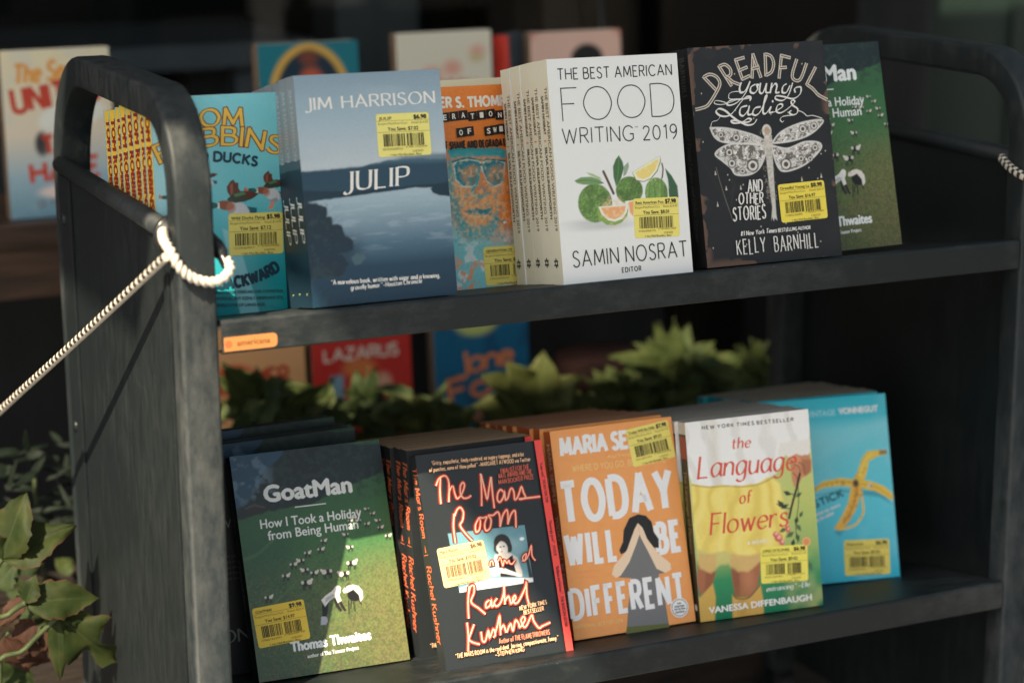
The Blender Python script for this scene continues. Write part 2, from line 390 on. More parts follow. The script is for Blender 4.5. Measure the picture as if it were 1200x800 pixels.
class Print:
    """printing on one flat face of a mesh: every shape lies a hair above the one before"""
    def __init__(s, mb, frame, w0=.004, step=.0011): s.mb, s.fr, s.w, s.step = mb, frame, w0, step
    def polys(s, polys, mat):
        for pl in polys:
            s.mb.add(s.fr.to(pl, s.w), [tuple(range(len(pl)))], mat)
    def next(s): s.w += s.step
    def poly(s, pts, mat): s.polys([pts], mat); s.next()
    def ell(s, c, rx, ry, mat, n=24, rot=0):
        a = np.linspace(0, 2 * np.pi, n, endpoint=False)
        x, y = rx * np.cos(a), ry * np.sin(a)
        s.poly(list(zip(c[0] + x * math.cos(rot) - y * math.sin(rot), c[1] + x * math.sin(rot) + y * math.cos(rot))), mat)
    def rect(s, a, b, mat): s.poly([a, (b[0], a[1]), b, (a[0], b[1])], mat)
    def line(s, pts, width, mat, smooth=True, nib=None, closed=False, thin=.3):
        p = cr_spline(pts, closed, 5) if smooth else pts
        q = ribbon(p, width, nib, thin, cap=0 if smooth else width * .3)
        # alternate segments would share a plane at sharp turns: lift the stroke slightly along its length
        for i, pl in enumerate(q): s.mb.add(s.fr.to(pl, s.w + 1e-5 * i), [(0, 1, 2, 3)], mat)
        s.next()
    def type(s, text, p0, p1, h, mat, bold=0.0, shear=0.0, fit=True):
        v, f = type_text(text, shear)
        if not len(v): return
        p0 = np.array(p0, float); p1 = np.array(p1, float); d = p1 - p0; L = np.hypot(*d); d /= L; n = np.array([-d[1], d[0]])
        wd = v[:, 0].max()
        sx = (L - bold) / wd if fit else h
        offs = [(0, 0)] if bold <= 0 else [(0, 0), (bold, 0), (bold * .5, bold * .4), (bold * .5, -bold * .4), (bold * .25, 0), (bold * .75, 0)]
        for ox, oy in offs:
            P = p0 + (v[:, :1] * sx + ox) * d + (v[:, 1:2] * h + oy) * n
            s.mb.add(s.fr.to(P, s.w), f, mat); s.w += s.step * .5
        s.next()
    def pen(s, text, p0, p1, h, width, mat, sx=None, gap=.2, space=.4, slant=0.0, nib=None, thin=.3, serif=0.0, jit=0.0, seed=1, mid=None, layers=None, cap=0.0):
        """lettering between two baseline points (through mid, when the line is arched)"""
        rng = random.Random(seed)
        p0 = np.array(p0, float); p1 = np.array(p1, float)
        if mid is not None:
            m_ = 2 * np.array(mid, float) - .5 * (p0 + p1)
            tt = np.linspace(0, 1, 60)[:, None]; C_ = (1-tt)**2 * p0 + 2*tt*(1-tt) * m_ + tt**2 * p1
            seg = np.hypot(*np.diff(C_, axis=0).T); cum = np.concatenate([[0], np.cumsum(seg)]); L = cum[-1]
        else: L = np.hypot(*(p1 - p0))
        if sx is None:
            w1 = pen_text(text, h, 1.0, gap, space)[1]; w2 = pen_text(text, h, .5, gap, space)[1]
            k = (w1 - w2) / .5; sx = 1.0 + (L - w1) / k
        gl, W = pen_text(text, h, sx, gap, space, slant, jit, rng)
        layers = layers or [(width, mat)]
        for wd, mt in layers:
            zi = 0
            for x, gw, strokes in gl:
                if mid is not None:
                    c_ = (x + gw / 2) / max(W, 1e-6) * L
                    i = min(len(cum) - 2, max(0, int(np.searchsorted(cum, c_) - 1))); fr = (c_ - cum[i]) / max(seg[i], 1e-9)
                    pos = C_[i] + (C_[i+1] - C_[i]) * fr; d = (C_[i+1] - C_[i]) / seg[i]; org = pos - d * gw / 2
                else:
                    d = (p1 - p0) / L; org = p0 + d * x
                n = np.array([-d[1], d[0]])
                for pts, sm, cl in strokes:
                    if sm or len(pts) == 2: rb = ribbon(pts, wd, nib, thin, cap=(0 if sm else cap * wd))
                    else:      # straight strokes meet at corners: draw each one and let it run a little past the joint
                        rb = []
                        for a_ in range(len(pts) - 1):
                            q0, q1 = np.array(pts[a_], float), np.array(pts[a_ + 1], float); dd = (q1 - q0) / max(1e-9, np.hypot(*(q1 - q0)))
                            def ext(o, dr):
                                v_ = np.array(o, float); v_ = v_ / max(1e-9, np.hypot(*v_)); return .5 * wd * abs(dr[0] * v_[1] - dr[1] * v_[0])
                            e0 = ext(q0 - np.array(pts[a_ - 1], float), dd) if a_ > 0 else cap * wd
                            e1 = ext(np.array(pts[a_ + 2], float) - q1, dd) if a_ + 2 < len(pts) else cap * wd
                            rb += ribbon([tuple(q0 - dd * e0), tuple(q1 + dd * e1)], wd, nib, thin)
                    if serif and not sm:
                        for e, o_ in ((pts[0], pts[1]), (pts[-1], pts[-2])):
                            if abs(e[1] - o_[1]) > .25 * h and (abs(e[1]) < .05 * h or abs(e[1] - h) < .05 * h or abs(e[1] - .62 * h) < .05 * h or e[1] < -.2 * h):
                                y = e[1]; t_ = wd * thin * 1.1; hs = serif * h
                                up = t_ if y < .3 * h else -t_
                                rb.append([(e[0] - hs, y), (e[0] + hs, y), (e[0] + hs * .8, y + up), (e[0] - hs * .8, y + up)] if up > 0 else
                                          [(e[0] - hs * .8, y + up), (e[0] + hs * .8, y + up), (e[0] + hs, y), (e[0] - hs, y)])
                    for pl in rb:
                        P = org + np.array(pl)[:, :1] * d + np.array(pl)[:, 1:2] * n
                        s.mb.add(s.fr.to(P, s.w + 1.2e-5 * zi), [(0, 1, 2, 3)], mt); zi += 1
            s.next(); s.next()

# ------------------------------------------------------------------ painted cover art (colour per vertex, worked out by formula)
def vnoise(X, Y, sc, seed=0, oct=4, sy=None):
    rs = np.random.RandomState(seed); out = 0; amp = 1; tot = 0
    sy = sy or sc
    for o in range(oct):
        T = rs.rand(128, 128)
        x = (X * sc * 2**o) % 127; y = (Y * sy * 2**o) % 127
        i = x.astype(int); j = y.astype(int); fx = x - i; fy = y - j
        fx = fx*fx*(3-2*fx); fy = fy*fy*(3-2*fy)
        v = T[j, i]*(1-fx)*(1-fy) + T[j, i+1]*fx*(1-fy) + T[j+1, i]*(1-fx)*fy + T[j+1, i+1]*fx*fy
        out = out + v * amp; tot += amp; amp *= .5
    return out / tot
def sst(a, b, x):
    t = np.clip((x - a) / (b - a), 0, 1); return t*t*(3-2*t)
class Art:
    def __init__(s, w, h, step=.03, x0=0, y0=0):
        nx = int(w / step) + 1; ny = int(h / step) + 1
        s.X, s.Y = np.meshgrid(np.linspace(x0, x0 + w, nx), np.linspace(y0, y0 + h, ny))
        s.c = np.zeros((ny, nx, 3)); s.w, s.h = w, h
    def col(s, c): return np.array(rgb(*c, INK_K))
    def fill(s, c): s.c[:] = s.col(c)
    def mix(s, m, c):
        c = s.col(c) if isinstance(c, tuple) else c
        s.c = s.c * (1 - m[..., None]) + c * m[..., None]
    def vgrad(s, stops):
        ys = [a for a, _ in stops]; cs = np.array([s.col(c) for _, c in stops])
        for k in range(3): s.c[..., k] = np.interp(s.Y, ys, cs[:, k])
    def poly(s, pts, c, soft=.03, nz=0.0, seed=0, nsc=3, a=1.0):
        P = np.array(pts, float); X, Y = s.X, s.Y
        x0, x1, y0, y1 = P[:, 0].min() - .3, P[:, 0].max() + .3, P[:, 1].min() - .3, P[:, 1].max() + .3
        sel = (X >= x0) & (X <= x1) & (Y >= y0) & (Y <= y1)
        if not sel.any(): return
        x, y = X[sel], Y[sel]
        if nz:
            x = x + (vnoise(x, y, nsc, seed) - .5) * nz; y = y + (vnoise(x, y, nsc, seed + 7) - .5) * nz
        dist = np.full(x.shape, 1e9); ins = np.zeros(x.shape, bool)
        for i in range(len(P)):
            a_, b_ = P[i - 1], P[i]; e = b_ - a_; L2 = max(e @ e, 1e-12)
            t = np.clip(((x - a_[0]) * e[0] + (y - a_[1]) * e[1]) / L2, 0, 1)
            dist = np.minimum(dist, np.hypot(x - a_[0] - t * e[0], y - a_[1] - t * e[1]))
            cond = (a_[1] > y) != (b_[1] > y)
            with np.errstate(divide='ignore', invalid='ignore'):
                xi = a_[0] + (y - a_[1]) / (e[1] if abs(e[1]) > 1e-12 else 1e-12) * e[0]
            ins ^= cond & (x < xi)
        sd = np.where(ins, dist, -dist); m = np.zeros(X.shape); m[sel] = sst(-soft, soft, sd) * a
        s.mix(m, c); return m
    def ell(s, cx, cy, rx, ry, c, soft=.03, rot=0, a=1.0):
        dx, dy = s.X - cx, s.Y - cy; ca, sa = math.cos(rot), math.sin(rot)
        q = np.hypot((dx * ca + dy * sa) / rx, (-dx * sa + dy * ca) / ry)
        m = sst(1 + soft / min(rx, ry), 1 - soft / min(rx, ry), q) * a
        s.mix(m, c); return m
    def speck(s, mask, c, sc=20, thr=.6, seed=3, a=1.0, wid=.06):
        s.mix(sst(thr - wid, thr + wid, vnoise(s.X, s.Y, sc, seed, 3)) * mask * a, c)
    def line(s, pts, wd, c, soft=.02, a=1.0):
        P = cr_spline(pts, False, 5); d = np.full(s.X.shape, 1e9)
        for i in range(len(P) - 1):
            ax, ay = P[i]; ex, ey = P[i+1][0] - ax, P[i+1][1] - ay
            t = np.clip(((s.X - ax) * ex + (s.Y - ay) * ey) / max(ex*ex + ey*ey, 1e-12), 0, 1)
            d = np.minimum(d, np.hypot(s.X - ax - t * ex, s.Y - ay - t * ey))
        s.mix(sst(wd / 2 + soft, wd / 2 - soft, d) * a, c)
    def grain(s, amt, sc=30, seed=5):
        s.c *= (1 + (vnoise(s.X, s.Y, sc, seed, 2) - .5) * 2 * amt)[..., None]
    def put(s, mb, frame, w=0.0, rough=.34):
        P = frame.to(np.stack([s.X.ravel(), s.Y.ravel()], -1), w).reshape(*s.X.shape, 3)
        mb.grid(P, art_mat(rough), False, np.clip(s.c, .002, .86))

# ------------------------------------------------------------------ books
UPZ, LIP, CW, TAN = 14.6705, 1.2025, 33.5637, 0.195     # upper shelf height, lip, clear width, shelf slope (fall to the back)
SH = math.atan(TAN)
def book_matrix(x, y, z, psi, lean, roll=0.0):
    psi, lean, roll = R(psi), R(lean), R(roll)
    ex = Vector((math.cos(psi), math.sin(psi), 0)); b = Vector((-math.sin(psi), math.cos(psi), 0))
    uz = Vector((0, 0, 1)) * math.cos(lean) + b * math.sin(lean)
    e2 = ex * math.cos(roll) - uz * math.sin(roll); u2 = uz * math.cos(roll) + ex * math.sin(roll)
    bk = u2.cross(e2)                                       # thickness direction, away from the reader
    m = Matrix(((e2.x, bk.x, u2.x, x * S), (e2.y, bk.y, u2.y, y * S), (e2.z, bk.z, u2.z, z * S), (0, 0, 0, 1)))
    return m
def front_frame(): return Frame((0, 0, 0), (1, 0, 0), (0, 0, 1), (0, -1, 0))
def spine_frame(h, t): return Frame((0, t, h), (0, 0, -1), (0, -1, 0), (-1, 0, 0))   # runs down the spine, letter tops to the front
def shell(w, h, t, paper, spine=None, back=None, hard=False):
    """cover boards and spine; returns the builder (front face still blank)"""
    mb = MB(); b = .10 if hard else .014
    back = back or paper; spine = spine or paper
    mb.box((0, .0012, 0), (w, b, h), paper)
    mb.box((0, t - b, 0), (w, t, h), back)
    if hard:   # rounded jacket spine
        n = 7; pts = []
        for i in range(n + 1):
            a = i / n; pts.append((-.05 * math.sin(math.pi * a), .0012 + a * (t - .0012)))
        v = [(x, y, 0) for x, y in pts] + [(x, y, h) for x, y in pts]
        mb.add(v, [(i + 1, i, i + n + 1, i + n + 2) for i in range(n)], spine, True)
    else:
        mb.box((0, b, 0), (.012, t - b, h), spine)
    return mb
def pages(w, h, t, mat, parent, hard=False):
    b = .10 if hard else .014; i = .13 if hard else .006
    mb = MB()
    # a text block with a slightly hollow fore-edge and a faint bow at the head
    nx = 7
    top = []
    mb.box((.013 if not hard else .02, b, i), (w - (i if hard else .008), t - b, h - i), mat)
    return mb.build('page_block', parent)

def sticker(parent, quad, title, price, save, retail='Retail $14.95', col=(240, 214, 112), inkc=(52, 46, 30), seed=1, nolines=False):
    """yellow price label; quad is TL, TR, BR, BL on the cover"""
    TL, TR, BR, BL = (np.array(q) for q in quad)
    eu = (TR - TL + BR - BL) / 2; wd = np.hypot(*eu); eu /= wd; ev = np.array([-eu[1], eu[0]])
    ht = abs(float((TL - BL + TR - BR) @ ev) / 2); c = (TL + TR + BR + BL) / 4
    o = c - eu * wd / 2 - ev * ht / 2
    fr = Frame((o[0], -.016, o[1]), (eu[0], 0, eu[1]), (ev[0], 0, ev[1]), (0, -1, 0))
    mb = MB(); body = ink(*col, .5); k = ink(*inkc, .55); soft = ink(*[int(a * .45 + b_ * .55) for a, b_ in zip(col, inkc)], .55)
    r = .1; P = []
    for cx, cy, a0 in ((wd - r, r, -90), (wd - r, ht - r, 0), (r, ht - r, 90), (r, r, 180)):
        for i in range(5): P.append((cx + r * math.cos(R(a0 + i * 22.5)), cy + r * math.sin(R(a0 + i * 22.5))))
    n = len(P)
    mb.add(list(fr.to(P, .004)) + list(fr.to(P, -.004)), [tuple(range(n))] + [(i, i + n, (i + 1) % n + n, (i + 1) % n) for i in range(n)], body)
    p = Print(mb, fr, .006)
    X = lambda f: f * wd
    Y = lambda f: f * ht
    tw = min(.62, .036 * len(title) + .06)
    p.type(title, (X(.05), Y(.855)), (X(.05 + tw), Y(.855)), .105, k, bold=.008)
    p.type(price, (X(.70), Y(.855)), (X(.95), Y(.855)), .145, k, bold=.026)
    p.type('Bargain/MainFloor/Cart', (X(.03), Y(.745)), (X(.58), Y(.745)), .075, soft)
    p.type(retail, (X(.66), Y(.745)), (X(.97), Y(.745)), .08, soft)
    p.type('You Save: ' + save, (X(.2), Y(.60)), (X(.78), Y(.60)), .125, k, bold=.006)
    p.rect((X(.0), Y(.825)), (X(1), Y(.832)), soft); p.rect((X(.0), Y(.565)), (X(1), Y(.572)), soft)
    rng = random.Random(seed); x = .11
    while x < .86:
        bw = rng.choice((.008, .008, .014, .02))
        if not (.50 < x < .54): p.polys([[(X(x), Y(.235)), (X(x + bw), Y(.235)), (X(x + bw), Y(.525)), (X(x), Y(.525))]], k)
        x += bw + rng.choice((.008, .012, .02))
    p.next()
    p.type('%012d' % rng.randrange(10**11, 10**12), (X(.08), Y(.15)), (X(.46), Y(.15)), .075, soft)
    p.type('9 78%010d' % rng.randrange(10**9, 10**10), (X(.52), Y(.185)), (X(.92), Y(.185)), .07, soft)
    p.type('5/28/2020', (X(.64), Y(.085)), (X(.84), Y(.085)), .07, soft)
    p.type('1 No Mid Boulder, Bou', (X(.22), Y(.012)), (X(.8), Y(.012)), .075, k)
    return mb.build('price_sticker', parent)

def make_book(name, label, cat, q, t, cover_fn, page, hard=False, group=None):
    """q = x, y, z, psi, lean, w, h, roll (inches, degrees)"""
    x, y, z, psi, lean, w, h, roll = q
    t_ = thing(name, label, cat, group=group, mat=book_matrix(x, y, z, psi, lean, roll))
    cv = cover_fn(w, h, t)
    cv.build('cover', t_)
    pages(w, h, t, page, t_, hard)
    return t_
ORD = ['first', 'second', 'third', 'fourth', 'fifth', 'sixth', 'seventh', 'eighth', 'ninth', 'tenth', 'eleventh']
def stack_behind(front, q, t, n, label, group, dx=0.0, dz=0.0, dlean=0.0, jit=.05, seed=1, first=0, dpsi=0.0, lmin=9.5, zj=.04):
    """copies of the front book standing behind it down the sloping shelf"""
    x, y, z, psi, lean, w, h, roll = q
    rng = random.Random(seed); out = []
    lk = lambda j: max(min(lean, lmin), lean - dlean * j) if dlean else lean
    for k in range(1 + first, n + 1 + first):
        d = sum((t + .03) / math.cos(R(lk(j)) - SH) + h * (math.sin(R(lk(j - 1))) - math.sin(R(lk(j)))) for j in range(1, k + 1))
        c = front.copy(); COL.objects.link(c)
        le = lk(k)
        xx = x + dx * k - d * math.sin(R(psi)) + rng.uniform(-jit, jit); yy = y + d * math.cos(SH) * math.cos(R(psi))
        zz = z - d * math.sin(SH) + dz * k + rng.uniform(0, zj)
        c.matrix_world = book_matrix(xx, yy, zz, psi + dpsi * k + rng.uniform(-.7, .7), le + rng.uniform(-.15, .15), roll)
        c['label'] = label % ORD[k - 1]
        c['group'] = group
        for ch in front.children:
            if ch.name.startswith('price_sticker'): continue
            cc = ch.copy(); COL.objects.link(cc); cc.parent = c
        out.append(c)
    return out

# ================================================================== the setting
GZ = -14.5
pave_m, n_, l_, b_ = base_mat('brick_pavement', (.2, .15, .12), .85, .3)
tc = n_.new('ShaderNodeTexCoord'); br = n_.new('ShaderNodeTexBrick')
mp_ = n_.new('ShaderNodeMapping'); mp_.inputs['Scale'].default_value = (5, 5, 5)
l_.new(tc.outputs['Object'], mp_.inputs[0]); l_.new(mp_.outputs[0], br.inputs['Vector'])
br.inputs['Color1'].default_value = (.24, .245, .25, 1); br.inputs['Color2'].default_value = (.19, .195, .20, 1); br.inputs['Mortar'].default_value = (.07, .072, .075, 1)
br.inputs['Scale'].default_value = 1
l_.new(br.outputs[0], b_.inputs['Base Color'])
mb = MB(); mb.add([(-2500, -2500, GZ), (2500, -2500, GZ), (2500, 60, GZ), (-2500, 60, GZ)], [(0, 1, 2, 3)], pave_m)
tag(mb.build('pavement'), kind='structure')

soil_m = noise_mat('dark_soil', (.012, .009, .006), (.045, .032, .02), 60, .95, .1, bump=1.0, dist=.01)
stone_m = noise_mat('planter_timber', (.014, .011, .009), (.032, .024, .018), 12, .8, .3, stretch=(1, 1, 9), bump=.4)
pl = thing('planter', 'long brown timber planter behind the book cart', 'planter', (30, 26, GZ))
def at(mb_, loc):            # shift a builder's shapes into a thing's own space
    mb_.v = [(a - loc[0], b - loc[1], c - loc[2]) for a, b, c in mb_.v]; return mb_
mb = MB()
for a, b in (((-30, 21.0, GZ), (75, 22.2, -4.2)), ((-30, 29.8, GZ), (75, 31.0, -4.2)), ((-30, 22.2, GZ), (-28.8, 29.8, -4.2)), ((73.8, 22.2, GZ), (75, 29.8, -4.2))):
    mb.box(a, b, stone_m, .1)
at(mb, (30, 26, GZ)).build('planter_box', pl)
mb = MB()
rng = random.Random(4); nx, ny = 90, 9
P = np.zeros((ny, nx, 3))
for j in range(ny):
    for i in range(nx): P[j, i] = (-28.8 + 102.6 * i / (nx - 1), 22.2 + 7.6 * j / (ny - 1), -5.2 + rng.uniform(-.3, .3))
mb.grid(P, soil_m)
at(mb, (30, 26, GZ)).build('soil', pl)

# shop front behind the planter -----------------------------------------------------------
wood_m = noise_mat('oiled_ledge_timber', (.030, .017, .011), (.075, .042, .026), 10, .5, .4, stretch=(.6, 6, 6), bump=.3)
black_m = noise_mat('black_painted_timber', (.008, .010, .010), (.018, .02, .02), 14, .5, .4, stretch=(1, 1, .2))
green_m = noise_mat('green_painted_door', (.008, .019, .0135), (.013, .026, .019), 3, .5, .4, stretch=(1, 1, .4), bump=.1)
brown_m = noise_mat('brown_pilaster', (.0065, .0055, .0045), (.012, .010, .008), 6, .85, .12, stretch=(1, 1, .3))
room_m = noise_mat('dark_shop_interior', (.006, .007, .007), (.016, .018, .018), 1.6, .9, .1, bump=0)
glass_m, gn, gl_, gb = base_mat('window_glass', (1, 1, 1), .02, .5)
gn.remove(gb)
tr = gn.new('ShaderNodeBsdfTransparent'); go_ = gn.new('ShaderNodeBsdfGlossy'); go_.inputs['Roughness'].default_value = .05
fr_ = gn.new('ShaderNodeFresnel'); fr_.inputs[0].default_value = 1.45; mixs = gn.new('ShaderNodeMixShader')
gl_.new(fr_.outputs[0], mixs.inputs[0]); gl_.new(tr.outputs[0], mixs.inputs[1]); gl_.new(go_.outputs[0], mixs.inputs[2])
gl_.new(mixs.outputs[0], gn['Material Output'].inputs[0])
tr.inputs[0].default_value = (.85, .88, .87, 1)

def simple(name, label, cat, boxes, mat, bev=.08, group=None):
    mb = MB(); z0 = min(a[2] for a, b in boxes); c = ((boxes[0][0][0] + boxes[0][1][0]) / 2, (boxes[0][0][1] + boxes[0][1][1]) / 2, z0)
    for a, b in boxes: mb.box(a, b, mat, bev)
    o = at(mb, c).build(name); o.location = tuple(v * S for v in c)
    return tag(o, label, cat, group)
led = thing('display_ledge', 'brown timber ledge carrying the upper row of blurred books in the shop window', 'ledge', (22, 40, GZ))
mb = MB(); mb.box((-40, 35.2, 11.0), (48, 45, 12.25), wood_m, .15); at(mb, (22, 40, GZ)).build('shelf_board', led)
mb = MB(); mb.box((-40, 35.6, 8.4), (48, 36.8, 10.96), wood_m, .12); at(mb, (22, 40, GZ)).build('front_rail', led)
for x in (-36, 44):
    mb = MB(); mb.box((x, 37, GZ), (x + 3, 40, 10.98), black_m, .1); at(mb, (22, 40, GZ)).build('leg', led)
low = thing('display_step', 'low dark timber step under the window ledge holding red and blue books', 'step', (22, 33.6, GZ))
mb = MB(); mb.box((7.5, 31.6, -4.6), (46, 36, -3.4), wood_m, .1); at(mb, (22, 33.6, GZ)).build('board', low)
mb = MB(); mb.box((8.5, 32.5, GZ), (45, 35.5, -4.62), black_m, .1); at(mb, (22, 33.6, GZ)).build('plinth', low)
sw = thing('shop_window', 'dark shop window behind the displayed books', 'window', (20, 48, GZ))
mb = MB(); mb.box((-60, 46.5, GZ), (50, 49, 10.9), black_m, .1); at(mb, (20, 48, GZ)).build('stall_riser', sw)
mb = MB(); mb.add([(-60, 47.6, 10.9), (50, 47.6, 10.9), (50, 47.6, 70), (-60, 47.6, 70)], [(0, 1, 2, 3)], glass_m); at(mb, (20, 48, GZ)).build('glass_pane', sw)
mb = MB(); mb.box((-60, 46.5, 70), (50, 49, 74), black_m, .1); mb.box((-62, 46.5, GZ), (-60, 49, 74), black_m, .1); at(mb, (20, 48, GZ)).build('window_frame', sw)
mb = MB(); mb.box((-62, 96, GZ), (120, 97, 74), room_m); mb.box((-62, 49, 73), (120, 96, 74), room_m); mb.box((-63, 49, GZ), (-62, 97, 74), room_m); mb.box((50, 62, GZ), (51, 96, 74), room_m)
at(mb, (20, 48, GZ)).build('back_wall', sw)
shelfm = noise_mat('dim_shop_table', (.13, .15, .17), (.19, .21, .225), 3, .7, .2)
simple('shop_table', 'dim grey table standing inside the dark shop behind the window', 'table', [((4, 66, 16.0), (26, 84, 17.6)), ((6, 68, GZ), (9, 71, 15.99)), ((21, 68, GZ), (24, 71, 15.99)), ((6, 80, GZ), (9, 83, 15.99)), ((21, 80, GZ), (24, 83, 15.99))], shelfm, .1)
simple('pilaster', 'brown shop front pilaster right of the window', 'pilaster', [((42.2, 44.5, GZ), (54.6, 52, 78))], brown_m, .3)
simple('door_jamb', 'black moulded door jamb between brown pilaster and green door', 'door jamb', [((55.2, 46, GZ), (58.2, 52, 78)), ((58.6, 47.5, GZ), (62.2, 52, 78))], black_m, .25)
dr = thing('shop_door', 'dark green painted shop door at the far right', 'door', (75, 50, GZ))
mb = MB(); mb.box((62.4, 49.5, GZ), (98, 51.5, 72), green_m, .1); at(mb, (75, 50, GZ)).build('door_leaf', dr)
mb = MB(); mb.box((70, 49.2, -8), (90, 49.48, 20), green_m, .1); mb.box((70, 49.2, 26), (90, 49.48, 64), green_m, .1); at(mb, (75, 50, GZ)).build('door_panel', dr)
mb = MB(); mb.tube([(94, 49.4, 24), (94, 47.2, 24), (94, 47.2, 32), (94, 49.4, 32)], .35, noise_mat('aged_brass', (.25, .17, .07), (.3, .2, .09), 20, .35, .5), 8); at(mb, (75, 50, GZ)).build('door_handle', dr)
mb = MB(); mb.tube([(37.6, 46.2, 60), (37.5, 46.2, 34), (37.0, 46.2, 24), (37.6, 46.2, 19), (38.6, 46.1, 16), (38.9, 46.0, 12.3)], .16, noise_mat('grey_cord', (.025, .028, .028), (.04, .043, .043), 60), 8)
o = mb.build('hanging_cord'); tag(o, 'thin grey cord hanging in front of the dark window', 'cord')

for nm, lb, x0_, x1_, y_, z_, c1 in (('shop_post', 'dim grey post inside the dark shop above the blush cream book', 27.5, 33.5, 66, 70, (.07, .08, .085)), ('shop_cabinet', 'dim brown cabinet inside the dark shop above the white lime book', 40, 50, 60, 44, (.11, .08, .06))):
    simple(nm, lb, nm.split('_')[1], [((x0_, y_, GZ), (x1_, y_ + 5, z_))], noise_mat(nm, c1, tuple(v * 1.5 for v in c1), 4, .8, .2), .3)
blocker_m = noise_mat('dark_blocker_wall', (.035, .036, .036), (.06, .06, .058), 5, .9, .2)
simple('unseen_side_wall', 'unseen dark wall added at the far right to block sky light', 'wall', [((68, -70, GZ), (72, 40, 34))], blocker_m, .2)  # added out of view to cut the sky light from the right
pot = thing('flower_pot', 'dim terracotta pot on the low step right of the blue book', 'pot', (31.6, 33.4, -3.39))
mb = MB(); mb.tube([(0, 0, 0), (0, 0, 4.4), (0, 0, 4.41), (0, 0, 6.0), (0, 0, 6.01), (0, 0, 5.2)], [1.9, 2.6, 2.95, 3.0, 2.6, 2.5], noise_mat('terracotta', (.07, .028, .018), (.11, .045, .028), 20), 24); mb.build('pot_body', pot)

# unseen canopy, added and shaped to keep most of the cart in shade
can_m = noise_mat('unseen_shade_canvas', (.30, .31, .32), (.36, .37, .38), 30, .9, .1, bump=.1)
can = thing('unseen_shade_canopy', 'unseen canvas canopy on a corner pole, added to shade the cart', 'canopy', (10, -48, GZ))
CX0, CX1, CY0, CY1, CZ = -37.9, 5.0, -58.0, -18.5, 75.0
mb = MB(); mb.box((CX0, CY0, CZ), (CX1, CY1, CZ + .5), can_m); mb.box((-44.5, -33.4, CZ + .02), (CX0 - .01, CY1, CZ + .48), can_m); at(mb, (10, -48, GZ)).build('canvas', can)  # narrow left strip added to put the yellow spines in shade
for x, y in ((CX0 + 1, CY0 + 1),):
    mb = MB(); mb.tube([(x, y, GZ), (x, y, CZ)], .9, black_m, 10); at(mb, (10, -48, GZ)).build('pole', can)

aw = thing('unseen_shade_sheet', 'unseen grey canvas sheet added above the cart to keep sun off the window books', 'shade sail', (0, 6, 58))  # unseen sheet, added to block sun from the books behind the cart
mb = MB(); mb.add([(-70, -5.5, 58), (58, -5.5, 58), (58, 23, 60), (-70, 23, 60), (-70, -5.5, 58.3), (58, -5.5, 58.3), (58, 23, 60.3), (-70, 23, 60.3)], [(0, 3, 2, 1), (4, 5, 6, 7), (0, 1, 5, 4), (1, 2, 6, 5), (2, 3, 7, 6), (3, 0, 4, 7)], can_m)
at(mb, (0, 6, 58)).build('canvas', aw)
for x_ in (-69, 57):
    mb = MB(); mb.tube([(x_, 22.5, 60), (x_, 47, 70)], .25, black_m, 8); at(mb, (0, 6, 58)).build('stay', aw)

# ================================================================== the book cart
CD, PW, PT = 19.6, 1.35, 1.2                      # depth, post width (x), post thickness
frame_m = cart_paint('cart_frame_paint', (9, 9, 3.5), .55, lo=(.0105, .0155, .017), hi=(.085, .088, .084), rough=.52)
panel_m = cart_paint('cart_panel_paint', (9, 9, 2.6), .24, lo=(.0062, .0098, .0112), rough=.5)
shelf_m = cart_paint('cart_shelf_paint', (3.5, 6, 6), .5, lo=(.0070, .0115, .0130), hi=(.085, .09, .088), rough=.52, spec=.42)
bolt_m = cart_paint('cart_bolt_paint', (3, 3, 3), .2, rough=.35)
cart = thing('book_cart', 'black steel book cart with two sloping shelves and looped end frames', 'book cart', (16, 9.8, GZ))
CO = (16, 9.8, GZ)
def loop_path(top=22.52):
    """outline of the end frame in (y, z): front corner tighter than the rear one"""
    pts = [(PT / 2, -11.0)]
    rf, rr = 3.55 - PT / 2, 5.8 - PT / 2
    zt = top - PT / 2
    for k in range(0, 13):
        a = R(180 - 90 * k / 12); pts.append((PT / 2 + rf + rf * math.cos(a), zt - rf + rf * math.sin(a)))
    for k in range(0, 15):
        a = R(90 - 90 * k / 14); pts.append((CD - PT / 2 - rr + rr * math.cos(a), zt - rr + rr * math.sin(a)))
    pts.append((CD - PT / 2, -11.0))
    return pts
